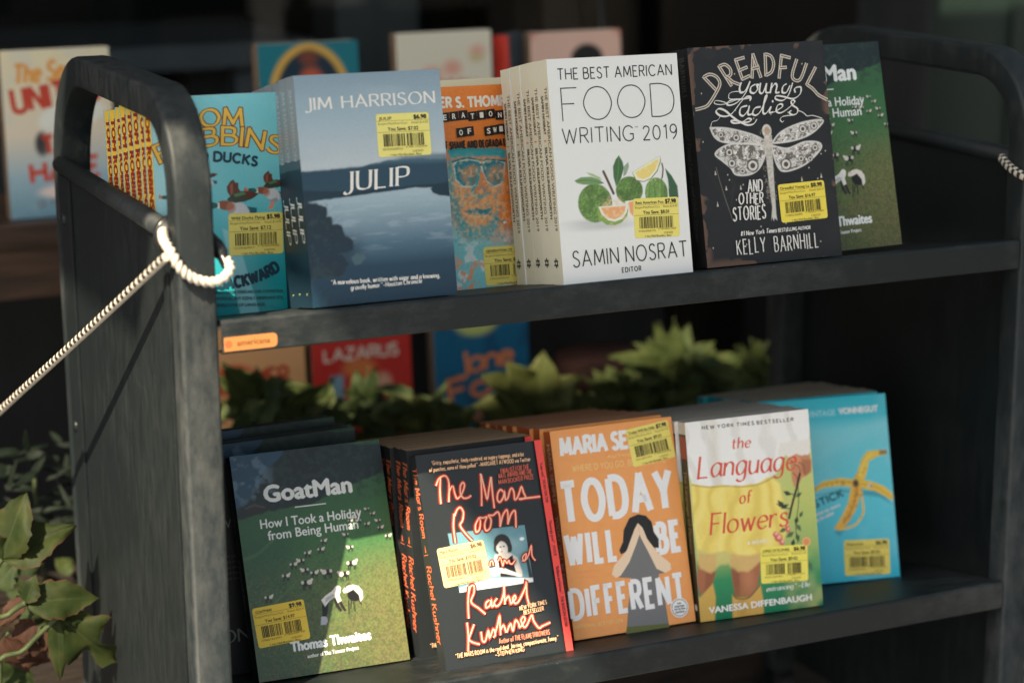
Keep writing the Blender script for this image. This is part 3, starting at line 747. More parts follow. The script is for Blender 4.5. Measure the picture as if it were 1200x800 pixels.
def end_frame(x0, left):
    x1 = x0 + PW
    path = [np.array(p) for p in loop_path(22.52 if left else 22.2)]
    # rounded rectangular section
    sec = []; r = .16
    for cx, cy, a0 in ((PW / 2 - r, PT / 2 - r, 0), (-PW / 2 + r, PT / 2 - r, 90), (-PW / 2 + r, -PT / 2 + r, 180), (PW / 2 - r, -PT / 2 + r, 270)):
        for k in range(4): sec.append((cx + r * math.cos(R(a0 + 30 * k)), cy + r * math.sin(R(a0 + 30 * k))))
    ns = len(sec); vs = []; n = len(path)
    for i, p in enumerate(path):
        t = path[min(i + 1, n - 1)] - path[max(i - 1, 0)]; t /= np.hypot(*t); nn = np.array([-t[1], t[0]])
        for a, b in sec: vs.append(((x0 + x1) / 2 + a, *(p + nn * b)))
    fs = [(i * ns + k, i * ns + (k + 1) % ns, (i + 1) * ns + (k + 1) % ns, (i + 1) * ns + k) for i in range(n - 1) for k in range(ns)]
    fs += [tuple(range(ns)), tuple((n - 1) * ns + k for k in range(ns))[::-1]]
    mb = MB(); mb.add(vs, fs, frame_m, True)
    fr = at(mb, CO).build('end_frame', cart)
    px0, px1 = (x0 + .06, x0 + .14) if left else (x1 - .14, x1 - .06)
    mb = MB(); mb.box((px0, PT + .01, -10.5), (px1, CD - PT - .01, 17.55), panel_m, .03)
    # folded flanges along the posts and the top
    fo = px0 - .13 if left else px1 + .01
    mb.box((fo, PT + .01, -10.5), (fo + .12, PT + .55, 17.3), panel_m, .03); mb.box((fo, CD - PT - 1.9, -10.5), (fo + .12, CD - PT - .01, 17.3), panel_m, .03)
    at(mb, CO).build('end_panel', fr)
    xb = x0 + .10 if left else x1 - .10
    mb = MB(); mb.tube([(xb, PT + .01, 17.68), (xb, CD - PT - .01, 17.68)], .37, frame_m, 14); at(mb, CO).build('cross_rod', fr)
    for yy, zz in ((CD - PT - .75, 15.5), (CD - PT - .75, 6.6), (CD - PT - .75, 17.62)):
        xs = fo if left else fo + .12; d = -1 if left else 1
        mb = MB(); pr = [(xs, .26), (xs + d * .05, .25), (xs + d * .10, .18), (xs + d * .13, .06)]
        vs = [(x, yy + rr * math.cos(2 * math.pi * k / 12), zz + rr * math.sin(2 * math.pi * k / 12)) for x, rr in pr for k in range(12)]
        fs = [(i * 12 + k, i * 12 + (k + 1) % 12, (i + 1) * 12 + (k + 1) % 12, (i + 1) * 12 + k) for i in range(3) for k in range(12)] + [tuple(36 + k for k in range(12))]
        mb.add(vs, fs, bolt_m, True); at(mb, CO).build('bolt', fr)
    for yy in (PT / 2, CD - PT / 2):
        cx = (x0 + x1) / 2
        rub = noise_mat('caster_rubber', (.02, .02, .02), (.04, .04, .04), 40) if 'rub' not in MATS else MATS['rub']; MATS['rub'] = rub
        mb = MB(); mb.tube([(cx - .45, yy, GZ + 1.6), (cx + .45, yy, GZ + 1.6)], 1.6, rub, 20)
        mb.box((cx - .62, yy - .5, GZ + 1.2), (cx - .5, yy + .5, -11.0), bolt_m); mb.box((cx + .5, yy - .5, GZ + 1.2), (cx + .62, yy + .5, -11.0), bolt_m); mb.box((cx - .62, yy - .6, -11.1), (cx + .62, yy + .6, -10.99), bolt_m)
        at(mb, CO).build('caster', fr)
    return fr
end_frame(-1.45, True); end_frame(CW + .06, False)
def shelf(zt):
    """trough shelf: a lip at each long side, two leaves falling to the middle"""
    r = .14; prof = []
    ym = CD / 2; zm = zt - TAN * (ym - .3)
    outer = [(.42, zt - LIP - .0), (.06, zt - LIP), (0, zt - LIP + .06)]
    for k in range(6):
        a = R(180 - 79 * k / 5); outer.append((r + r * math.cos(a), zt - r + r * math.sin(a)))
    outer += [(ym, zm)]
    inner = [(ym, zm - .07), (.09, zt - .16), (.08, zt - LIP + .07), (.42, zt - LIP + .07)]
    half = outer + inner
    full = outer + [(CD - y, z) for y, z in outer[::-1]] + [(CD - y, z) for y, z in inner[::-1][:-1][::1]] + [(CD - inner[0][0], inner[0][1])] + inner[1:]
    # sweep the front and rear halves separately (they butt at the trough)
    mb = MB()
    for mir in (False, True):
        pr = [(CD - y, z) for y, z in half] if mir else half
        n = len(pr); x0, x1 = .0, CW
        vs = [(x0, y, z) for y, z in pr] + [(x1, y, z) for y, z in pr]
        fs = [(i, (i + 1) % n, (i + 1) % n + n, i + n) for i in range(n)]
        if mir: fs = [f[::-1] for f in fs]
        k0 = len(mb.f)
        mb.add(vs, fs, shelf_m)
        # end caps of the lip and the leaf
        q = len(outer); idx = [(0, 1, n - 2 + 0, n - 1)]
        for s_ in (0, n):
            mb.f.append(tuple(len(mb.v) - 2 * n + s_ + i for i in (0, 1, 2, n - 2, n - 1))); mb.m.append(0)
            mb.f.append(tuple(len(mb.v) - 2 * n + s_ + i for i in ([2] + list(range(3, q - 1)) + [n - 3, n - 2]))); mb.m.append(0)
            mb.f.append(tuple(len(mb.v) - 2 * n + s_ + i for i in (q - 2, q - 1, q, q + 1))); mb.m.append(0)
    return at(mb, CO).build('shelf', cart)
up = shelf(UPZ); lo_ = shelf(0.0)
# small orange strip label on the upper lip
mb = MB(); om = ink(178, 118, 66); P = []
x0, x1, z0, z1, r = .06, 1.98, UPZ - LIP + .10, UPZ - LIP + .60, .16
for cx, cz, a0 in ((x1 - r, z0 + r, -90), (x1 - r, z1 - r, 0), (x0 + .02, z1 - .02, 90), (x0 + .02, z0 + .02, 180)):
    rr = r if cx > 1 else .02
    for k in range(5): P.append((cx + rr * math.cos(R(a0 + 22.5 * k)), cz + rr * math.sin(R(a0 + 22.5 * k))))
fr = Frame((0, 0, 0), (1, 0, 0), (0, 0, 1), (0, -1, 0))
mb.add(list(fr.to(P, .018)) + list(fr.to(P, .002)), [tuple(range(20))] + [(i, i + 20, (i + 1) % 20 + 20, (i + 1) % 20) for i in range(20)], om)
p = Print(mb, fr, .021)
p.ell((.22, (z0 + z1) / 2), .13, .13, ink(190, 92, 54)); p.type('americana', (.52, z0 + .17), (1.72, z0 + .17), .2, ink(118, 74, 34), bold=.012)
at(mb, CO).build('shelf_label', up)

# ================================================================== cords
cw_m = noise_mat('white_cord', (.50, .46, .39), (.62, .57, .48), 200, .8, .2, bump=.4, dist=.001)
cb_m = noise_mat('black_cord_fleck', (.02, .018, .016), (.05, .045, .04), 200, .8, .2)
hook_m, *_ = base_mat('black_hook_plastic', (.012, .013, .014), .28, .5)
rope = thing('bungee_cord', 'white and black woven bungee cord looped round the left end post', 'cord', (-1.6, -.4, 16))
RO = (-1.6, -.4, 16)
a0, a1 = Vector((-1.80, .15, 17.05)), Vector((-4.25, 14.2, 9.35))
d = (a1 - a0).normalized(); Lr = 42.0
n = 190; pts = []
for i in range(n + 1):
    t = i / n * Lr
    pts.append(a0 + d * t + Vector((0, 0, -.0016 * t * (t - 16.5) * (0 if t > 16.5 else 1) * -1 * .3)))
mb = MB(); rad = [.16 + .012 * (i % 2) for i in range(n + 1)]
mb.tube(pts, rad, cw_m, 8, True, lambda i, k: cb_m if (i % 2 == 0 and k in (0, 1, 4, 5)) else cw_m)
at(mb, RO).build('cord', rope)
loopc = cr_spline([(-1.62, 1.1, 17.75), (-1.80, .3, 17.6), (-1.74, -.28, 17.3), (-1.55, -.42, 16.85), (-1.2, -.42, 16.45), (-.75, -.42, 16.22), (-.3, -.42, 16.15), (.1, -.36, 16.28), (.36, -.1, 16.5), (.36, .35, 16.75), (.22, .6, 16.9)], False, 14)
mb = MB(); mb.twist(loopc, .16, cw_m, pitch=.5, depth=.2); at(mb, RO).build('cord_loop', rope)
mb = MB()
mb.tube(cr_spline([(.34, .2, 16.55), (.24, .5, 16.9), (.1, .8, 17.25), (-.15, 1.4, 17.6)], False, 6), [.2] * 6 + [.26] * 6 + [.24] * 7, hook_m, 12)
mb.tube([(-1.6 + 0, 1.0 + .0, 17.62)] and [(-1.17 + .52 * math.cos(a), 1.72 + .1 * math.cos(a), 17.50 + .55 * math.sin(a)) for a in np.linspace(0, 2 * math.pi, 25)], .16, hook_m, 10)
at(mb, RO).build('hook', rope)
rp = thing('cord_end', 'short black and white checked cord wrapped on the right end post', 'cord', (CW + .06, 0, 17.3))
pts = cr_spline([(CW - .02, 1.45, 17.85), (CW - .12, .7, 17.55), (CW - .02, -.12, 17.3), (CW + .7, -.22, 17.2), (CW + 1.5, -.16, 17.1), (CW + 1.62, .6, 17.3), (CW + 1.6, 1.4, 17.5)], False, 12)
mb = MB(); mb.tube(pts, .18, cw_m, 12, True, lambda i, k: cb_m if (i // 2 + k // 3) % 2 else cw_m)
at(mb, (CW + .06, 0, 17.3)).build('cord', rp)

# ================================================================== the books
WHITE = ink(226, 224, 218); BLK = ink(28, 28, 30)
def std(w, h, t, paper, spine=None, back=None, hard=False):
    mb = shell(w, h, t, paper, spine, back, hard)
    return mb, Print(mb, front_frame()), Print(mb, spine_frame(h, t), w0=.05 if hard else .003)

# ---- flying ducks on teal -------------------------------------------------------------
QD = (-1.10, 3.718, 13.964, 4.6, 5.32, 5.01, 7.986, 1.14)
def duck(A, T):
    """T maps the drawing (one duck heading left) to the cover"""
    f = lambda *p: [T(*q) for q in p]
    e = lambda cx, cy, rx, ry, c, rot=0: A.ell(*T(cx, cy), rx * T.k, ry * T.k, c, .02, rot)
    A.poly(f((700,150),(738,158),(737,182),(712,180),(690,165)), (18, 92, 104), .015)
    A.poly(f((645,118),(630,95),(628,75),(640,60),(655,50),(662,62),(672,64),(672,82),(680,98),(668,120)), (92, 56, 44), .015, .04, 3, 8)
    A.poly(f((640,72),(652,62),(650,100),(642,108)), (150, 84, 62), .015)
    A.ell(*T(668, 160), 46 * T.k, 28 * T.k, (196, 200, 204), .03, -.55)
    A.poly(f((690,178),(700,195),(672,205),(650,190)), (150, 150, 155), .03)
    A.poly(f((625,122),(648,102),(690,94),(720,98),(748,108),(735,116),(720,126),(690,132),(660,134),(640,132)), (52, 66, 52), .015, .04, 5, 9)
    A.poly(f((690,100),(720,98),(748,108),(726,120),(700,122)), (92, 48, 38), .02)
    A.poly(f((650,104),(690,97),(700,106),(660,114)), (88, 122, 84), .015)
    A.ell(*T(620, 141), 32 * T.k, 17 * T.k, (136, 78, 54), .02, -.2)
    A.ell(*T(640, 150), 18 * T.k, 20 * T.k, (176, 116, 92), .04, 0, .7)
    A.poly(f((589,132),(597,130),(598,150),(590,151)), (225, 222, 214), .01)
    A.ell(*T(566, 138), 26 * T.k, 12 * T.k, (20, 92, 88), .012, -.05)
    A.poly(f((528,142),(527,124),(536,118),(540,126),(550,132),(548,144)), (196, 108, 82), .012)
    A.ell(*T(558, 134), 3.2 * T.k, 3.2 * T.k, (20, 20, 20), .008)
    A.poly(f((656,200),(672,194),(676,210),(668,229),(648,232),(645,222),(657,214)), (214, 140, 112), .015)
def duck_cover(w, h, t):
    teal = ink(84, 170, 184); yel = ink(238, 190, 66)
    mb, p, sp = std(w, h, t, teal, yel)
    A = Art(w, h, .026)
    A.vgrad([(0, (12, 142, 150)), (1.2, (20, 150, 158)), (2.6, (60, 172, 184)), (4.5, (106, 194, 203)), (h, (122, 200, 208))])
    A.poly([(2.44,3.17),(2.94,3.03),(3.78,-0.23),(2.98,-0.15)], (128, 196, 204), .05)  # diagonal streak of sunlight painted into the cover colour
    A.mix(sst(.50, .72, vnoise(A.X, A.Y, .55, 5, 3)) * sst(2.6, 0.4, A.X) * sst(2.2, 3.4, A.Y) * .5, (196, 224, 228))  # pale glare on the left side, painted into the colour
    A.mix(sst(.2, .9, np.abs(np.mod(np.arctan2(A.Y - 8.6, A.X - 1.6) * 6, 2) - 1)) * .12, (150, 205, 212))
    def mk(o, k, flip=1):
        q = [(4.22,4.48)][0]
        def T(x, y): return (o[0] + (x - 640) / 4.324 / 31.0 * k, o[1] - (y - 140) / 4.324 / 31.0 * k)
        T.k = k / 4.324 / 31.0
        return T
    oo = [(4.22,4.46),(0.77,4.44),(2.33,5.02),(2.72,3.92)]
    duck(A, mk(oo[0], 1.03)); duck(A, mk(oo[1], .78)); duck(A, mk((oo[2][0] - .45, oo[2][1] - .02), .62)); duck(A, mk((oo[3][0] + .1, oo[3][1] + .1), 1.36))
    A.grain(.05)
    A.put(mb, front_frame(), 0, .30)
    red = ink(122, 52, 34); yl = ink(242, 186, 76); nav = ink(24, 58, 74)
    a = [(1.15,6.88),(3.41,6.84),(2.27,6.89)]
    p.pen('TOM', a[0], a[1], .58, .1, yl, gap=.26, mid=a[2], nib=.3, thin=.55, serif=.12, layers=[(.21, red), (.125, yl)], cap=.4)
    a = [(0.26,5.70),(4.76,5.73),(2.45,6.21)]
    p.pen('ROBBINS', a[0], a[1], .6, .1, yl, gap=.26, mid=a[2], nib=.3, thin=.55, serif=.12, layers=[(.21, red), (.125, yl)], cap=.4)
    a = [(0.87,5.64),(3.87,5.36),(2.38,5.63)]
    p.pen('WILD DUCKS', a[0], a[1], .31, .095, nav, gap=.3, mid=a[2], cap=.3)
    a = [(0.83,1.71),(2.23,1.03),(1.49,1.27)]
    p.pen('FLYING', a[0], a[1], .34, .1, nav, gap=.3, mid=a[2], cap=.3)
    a = [(2.23,1.03),(4.57,1.51),(3.49,1.11)]
    p.pen('BACKWARD', a[0], a[1], .36, .12, nav, gap=.3, mid=a[2], cap=.3)
    gr = ink(50, 84, 84)
    for s_, b in (('A BULLY RAKISH DISREGARD FOR CONVENTION,', [(1.91,0.85),(4.69,0.67)]), ('A MYSTICAL, BUT KEENLY OBSERVANT EYE,', [(1.90,0.62),(4.67,0.43)]), ('AUDIBLE LOVE OF LANGUAGE.', [(1.89,0.38),(3.95,0.24)])):
        p.type(s_, b[0], b[1], .105, gr, bold=.008)
    # spine: blue bands at the joints, red letters down the yellow
    sr = ink(148, 40, 34); bl = ink(120, 190, 204)
    sp.rect((0, -.0), (h, t * .10), bl); sp.rect((0, t * .93), (h, t), bl)
    sp.type('TOM ROBBINS', (.3, t * .27), (4.0, t * .27), t * .50, sr, bold=.07)
    sp.type('WILD DUCKS FLYING BACKWARD', (4.15, t * .38), (7.2, t * .38), t * .26, sr, bold=.025)
    return mb
PAGE_W = page_mat(206, 196, 178); PAGE_B = page_mat(204, 176, 144); PAGE_C = page_mat(190, 172, 146); PAGE_G = page_mat(196, 192, 186)
d0 = make_book('paperback', 'front teal paperback of flying ducks with yellow lettering, behind the left end post', 'book', QD, .86, duck_cover, PAGE_W)
sticker(d0, [(2.68,3.69),(4.79,3.64),(4.77,2.10),(2.67,2.18)], 'Wild Ducks Flying', '$5.98', '$7.12', seed=11)
stack_behind(d0, QD, .86, 7, '%s yellow spined copy behind the front teal duck paperback', 'yellow spined duck paperbacks', seed=2, jit=.02, dx=.075)

# ---- misty lake ------------------------------------------------------------------------
QJ = (3.624, 0.892, 14.589, 1.82, 11.01, 5.627, 8.211, 0.60)
def lake_cover(w, h, t):
    mb, p, sp = std(w, h, t, ink(60, 84, 104), ink(140, 150, 156), ink(40, 60, 78))
    A = Art(w, h, .03)
    A.vgrad([(0, (24, 52, 70)), (1.3, (30, 60, 80)), (2.1, (74, 104, 122)), (3.6, (146, 168, 178)), (4.3, (164, 180, 188)), (5.0, (176, 186, 190)), (6.5, (152, 172, 182)), (h, (126, 148, 162))])
    n = vnoise(A.X, A.Y, .6, 2, 4, 1.6)
    A.mix(sst(.45, .8, n) * sst(4.6, 5.4, A.Y) * .35, (160, 176, 186))
    A.mix(sst(.5, .75, vnoise(A.X, A.Y, 1.2, 9, 4, 9)) * sst(1.6, 2.4, A.Y) * sst(4.2, 3.8, A.Y) * .3, (166, 182, 192))
    A.poly([(-0.05,4.83),(0.74,4.83),(1.54,4.85),(2.24,4.87),(3.08,5.00),(3.91,5.04),(4.76,5.01),(5.86,4.94),(5.75,3.94),(4.42,4.01),(1.80,3.86),(-0.14,3.73)], (36, 66, 82), .05, .08, 3, 3)
    A.poly([(2.71,4.91),(3.92,5.12),(4.90,5.16),(5.88,5.15),(5.85,4.83),(3.07,4.93)], (66, 96, 110), .10, .05, 4, 3, .8)
    A.poly([(-0.10,4.17),(1.82,4.01),(4.42,4.07),(5.76,4.05),(5.75,3.89),(4.47,3.96),(4.29,3.99),(1.80,3.84),(-0.14,3.76)], (22, 46, 60), .03, .05, 5, 5)
    A.poly([(4.89,3.91),(5.27,4.08),(5.77,4.14),(5.71,3.58),(5.23,3.63),(4.96,3.75)], (20, 44, 58), .03, .05, 6, 5)
    A.poly([(-0.13,3.85),(0.66,3.63),(0.80,3.50),(0.83,3.22),(0.99,3.12),(1.01,2.91),(1.33,2.82),(1.48,2.50),(1.73,2.21),(1.73,1.95),(1.45,1.87),(1.24,1.85),(1.53,1.44),(1.22,1.05),(-0.35,0.98)], (24, 42, 54), .05, .16, 7, 5)
    A.mix(sst(.9, 0, np.abs(A.Y - 1.9)) * sst(2.6, 1.4, A.X) * .7, (22, 44, 60))
    A.poly([(1.59,1.62),(1.80,1.78),(2.11,1.77),(2.18,1.59),(1.96,1.40),(1.70,1.37)], (66, 92, 100), .04, .1, 8, 6)
    A.speck(sst(1.6, .4, A.X) * sst(4.0, 3.6, A.Y), (44, 66, 70), 6, .6, 3, .5)
    A.grain(.05, 24)
    A.put(mb, front_frame(), 0, .30)
    cr = ink(222, 220, 212)
    a = [(0.36,6.98),(5.33,7.00)]
    p.pen('JIM HARRISON', a[0], a[1], .42, .078, cr, gap=.30, space=.55, nib=.2, thin=.32, serif=.13)
    a = [(1.54,4.05),(4.02,4.10)]
    p.pen('JULIP', a[0], a[1], .66, .12, cr, gap=.30, nib=.2, thin=.28, serif=.13, slant=.12)
    a = [(0.78,0.76),(4.96,0.67),(1.49,0.51),(4.24,0.53)]
    p.pen('"A marvelous book, written with vigor and a knowing,', a[0], a[1], .16, .034, cr, gap=.26, nib=.3, thin=.5, serif=.05)
    p.pen('gravelly humor."_Houston Chronicle', a[2], a[3], .16, .032, cr, gap=.26, nib=.3, thin=.5, serif=.05, slant=.06)
    sp.rect((h * .40, 0), (h, t), ink(28, 48, 62)); sp.rect((h * .36, 0), (h * .40, t), ink(70, 88, 98))
    sp.pen('JIM HARRISON', (.4, t * .34), (h * .36, t * .34), .3, .05, ink(176, 182, 182), gap=.28, nib=.3, thin=.4, serif=.08)
    sp.pen('JULIP', (h * .52, t * .3), (h * .71, t * .3), .42, .08, cr, gap=.2, nib=.3, thin=.35, serif=.08, slant=.1)
    sp.type('t', (h * .935, t * .4), (h * .947, t * .4), .2, ink(190, 200, 120))
    return mb
j0 = make_book('paperback', 'front blue grey misty lake paperback with a cream serif title and yellow sticker', 'book', QJ, .92, lake_cover, PAGE_G)
sticker(j0, [(3.02,6.69),(5.08,6.69),(5.03,5.12),(2.96,5.17)], 'JULIP', '$6.98', '$7.02', col=(240, 218, 124), seed=12)
stack_behind(j0, QJ, .92, 8, '%s copy behind the front misty lake paperback, showing its grey and navy spine', 'misty lake paperbacks in a row', seed=3, jit=.02, dx=.07, dz=-.02)

# ---- orange and teal portrait ------------------------------------------------------------
QG = (9.649, 5.199, 13.574, 2.55, 12.54, 5.390, 8.011, 0.88)
def portrait_cover(w, h, t):
    mb, p, sp = std(w, h, t, ink(222, 128, 54), ink(214, 120, 50))
    A = Art(w, h, .03)
    A.fill((222, 126, 52))
    TEAL = (44, 156, 166); PALE = (150, 205, 210)
    n = vnoise(A.X, A.Y, 1.6, 4, 5); fine = vnoise(A.X, A.Y, 12, 6, 3)
    # pale lower jacket, teal shading, and a generic face in dark aviators printed in two colours
    A.mix(sst(2.9, 1.6, A.Y + (n - .5) * 1.6 + (A.X - 2.6) * .3), (120, 196, 204))
    A.speck(sst(2.6, 1.4, A.Y), (222, 234, 234), 3, .56, 8, .7, .05)
    A.speck(sst(2.0, .8, A.Y), (228, 150, 96), 5, .64, 9, .9, .03)
    A.poly([(1.38,5.56),(1.73,5.64),(3.62,5.54),(3.99,5.41),(3.89,5.10),(2.95,5.24),(1.57,5.20)], TEAL, .06, .1, 3, 4)
    A.poly([(1.59,5.15),(1.92,5.24),(3.64,5.18),(3.80,4.71),(3.73,3.98),(3.43,3.27),(2.97,2.57),(2.54,2.34),(2.15,2.42),(1.76,3.07),(1.57,3.81),(1.51,4.54)], (230, 160, 104), .12, .1, 3, 3)
    A.poly([(1.34,5.17),(1.64,5.15),(1.60,4.12),(1.74,3.28),(2.00,2.64),(1.70,2.45),(1.43,3.09),(1.28,3.93)], TEAL, .12, .2, 5, 3, .85)
    A.poly([(1.81,3.07),(2.16,2.57),(2.91,2.57),(3.35,3.17),(3.38,2.54),(2.86,2.05),(2.05,2.01),(1.62,2.35)], (60, 164, 172), .10, .25, 6, 3, .75)
    for pts in ([(1.69,4.96),(1.81,5.10),(2.37,5.13),(2.76,5.03),(2.81,4.77),(2.69,4.34),(2.38,4.11),(1.98,4.15),(1.72,4.42)], [(2.89,4.89),(3.05,5.04),(3.51,5.04),(3.83,4.92),(3.76,4.50),(3.60,4.15),(3.32,4.06),(3.03,4.29),(2.91,4.61)]):
        q = np.array(pts); c_ = q.mean(0)
        A.poly([(c_[0] + (a - c_[0]) * 1.10, c_[1] + (b - c_[1]) * 1.10) for a, b in pts], (196, 226, 224), .03)
        A.poly(pts, (14, 122, 138), .03)
        A.ell(c_[0] + .12, c_[1] - .1, .42, .34, (206, 146, 96), .14, .3, .75); A.ell(c_[0] + .2, c_[1] - .25, .22, .2, (60, 120, 120), .1, 0, .8)
    A.line([(1.63,5.11),(2.26,5.21),(2.88,5.09),(3.17,5.11),(3.90,5.00)], .08, (24, 104, 116)); A.line([(2.75,4.93),(2.92,4.92)], .08, (24, 104, 116))
    A.poly([(2.73,4.72),(2.89,4.61),(3.06,4.03),(3.09,3.76),(2.79,3.67),(2.37,3.78),(2.31,3.95),(2.58,4.11)], (214, 136, 84), .05)
    A.line([(2.74,4.71),(2.59,4.21),(2.34,3.95),(2.46,3.75),(2.75,3.69),(3.04,3.78)], .10, TEAL, .04)
    A.poly([(1.91,3.16),(2.40,3.26),(2.74,3.19),(3.14,3.20),(2.91,2.99),(2.38,2.99)], (20, 120, 134), .04, .05, 4, 6); A.line([(1.93,3.08),(2.37,2.90),(2.95,2.95)], .05, (240, 190, 150), .03)
    A.line([(3.01,2.98),(3.34,2.75),(3.64,2.62)], .09, (40, 140, 150), .03); A.ell(*[(3.64,2.61)][0], .08, .05, (232, 236, 230), .02)
    A.speck(sst(5.6, 4.8, A.Y) * sst(1.4, 2.2, A.Y), (40, 150, 160), 9, .60, 12, .55, .08)
    A.speck(sst(5.6, 4.8, A.Y) * sst(1.6, 2.4, A.Y), (244, 196, 150), 8, .62, 13, .5, .08)
    A.grain(.12, 26, 3)
    A.put(mb, front_frame(), 0, .32)
    wh = ink(232, 226, 214)
    a = [(0.07,7.24),(5.07,7.18)]
    p.pen('HUNTER S. THOMPSON', a[0], a[1], .36, .10, wh, gap=.3, jit=.03, seed=5, cap=.3)
    key = ink(26, 24, 26)
    def keys(word, a, b):
        a, b = np.array(a), np.array(b); k = len(word); d_ = (b - a) / (k - 1)
        p.line([tuple(a), tuple((a + b) / 2 + (0, -.12)), tuple(b)], .09, key)
        for i, ch in enumerate(word):
            c = a + d_ * i + (0, .03 * ((i * 7) % 3 - 1)); r = .19
            p.poly([(c[0] - r, c[1] - r), (c[0] + r, c[1] - r + .02), (c[0] + r, c[1] + r), (c[0] - r, c[1] + r - .02)], key)
            p.type(ch, (c[0] - .08, c[1] - .1), (c[0] + .08, c[1] - .1), .2, wh, bold=.02)
    b = [(0.28,6.87),(3.81,6.84),(2.07,6.24),(2.43,6.24),(3.26,6.24),(4.33,6.23)]
    keys('GENERATION', b[0], b[1]); keys('OF', b[2], b[3]); keys('SWINE', b[4], b[5])
    a = [(0.49,5.61),(4.97,5.59)]
    p.pen('TALES OF SHAME AND DEGRADATION IN THE', a[0], a[1], .26, .065, ink(40, 32, 30), gap=.3, jit=.04, seed=7)
    sp.type('GENERATION OF SWINE', (.6, t * .3), (5.5, t * .3), t * .4, wh, bold=.04)
    return mb
g0 = make_book('paperback', 'orange and teal paperback showing a face in aviator sunglasses', 'book', QG, .95, portrait_cover, PAGE_C)
sticker(g0, [(2.59,1.71),(4.75,1.68),(4.72,0.19),(2.56,0.19)], 'GENERATION OF', '$7.98', '$8.02', seed=13)

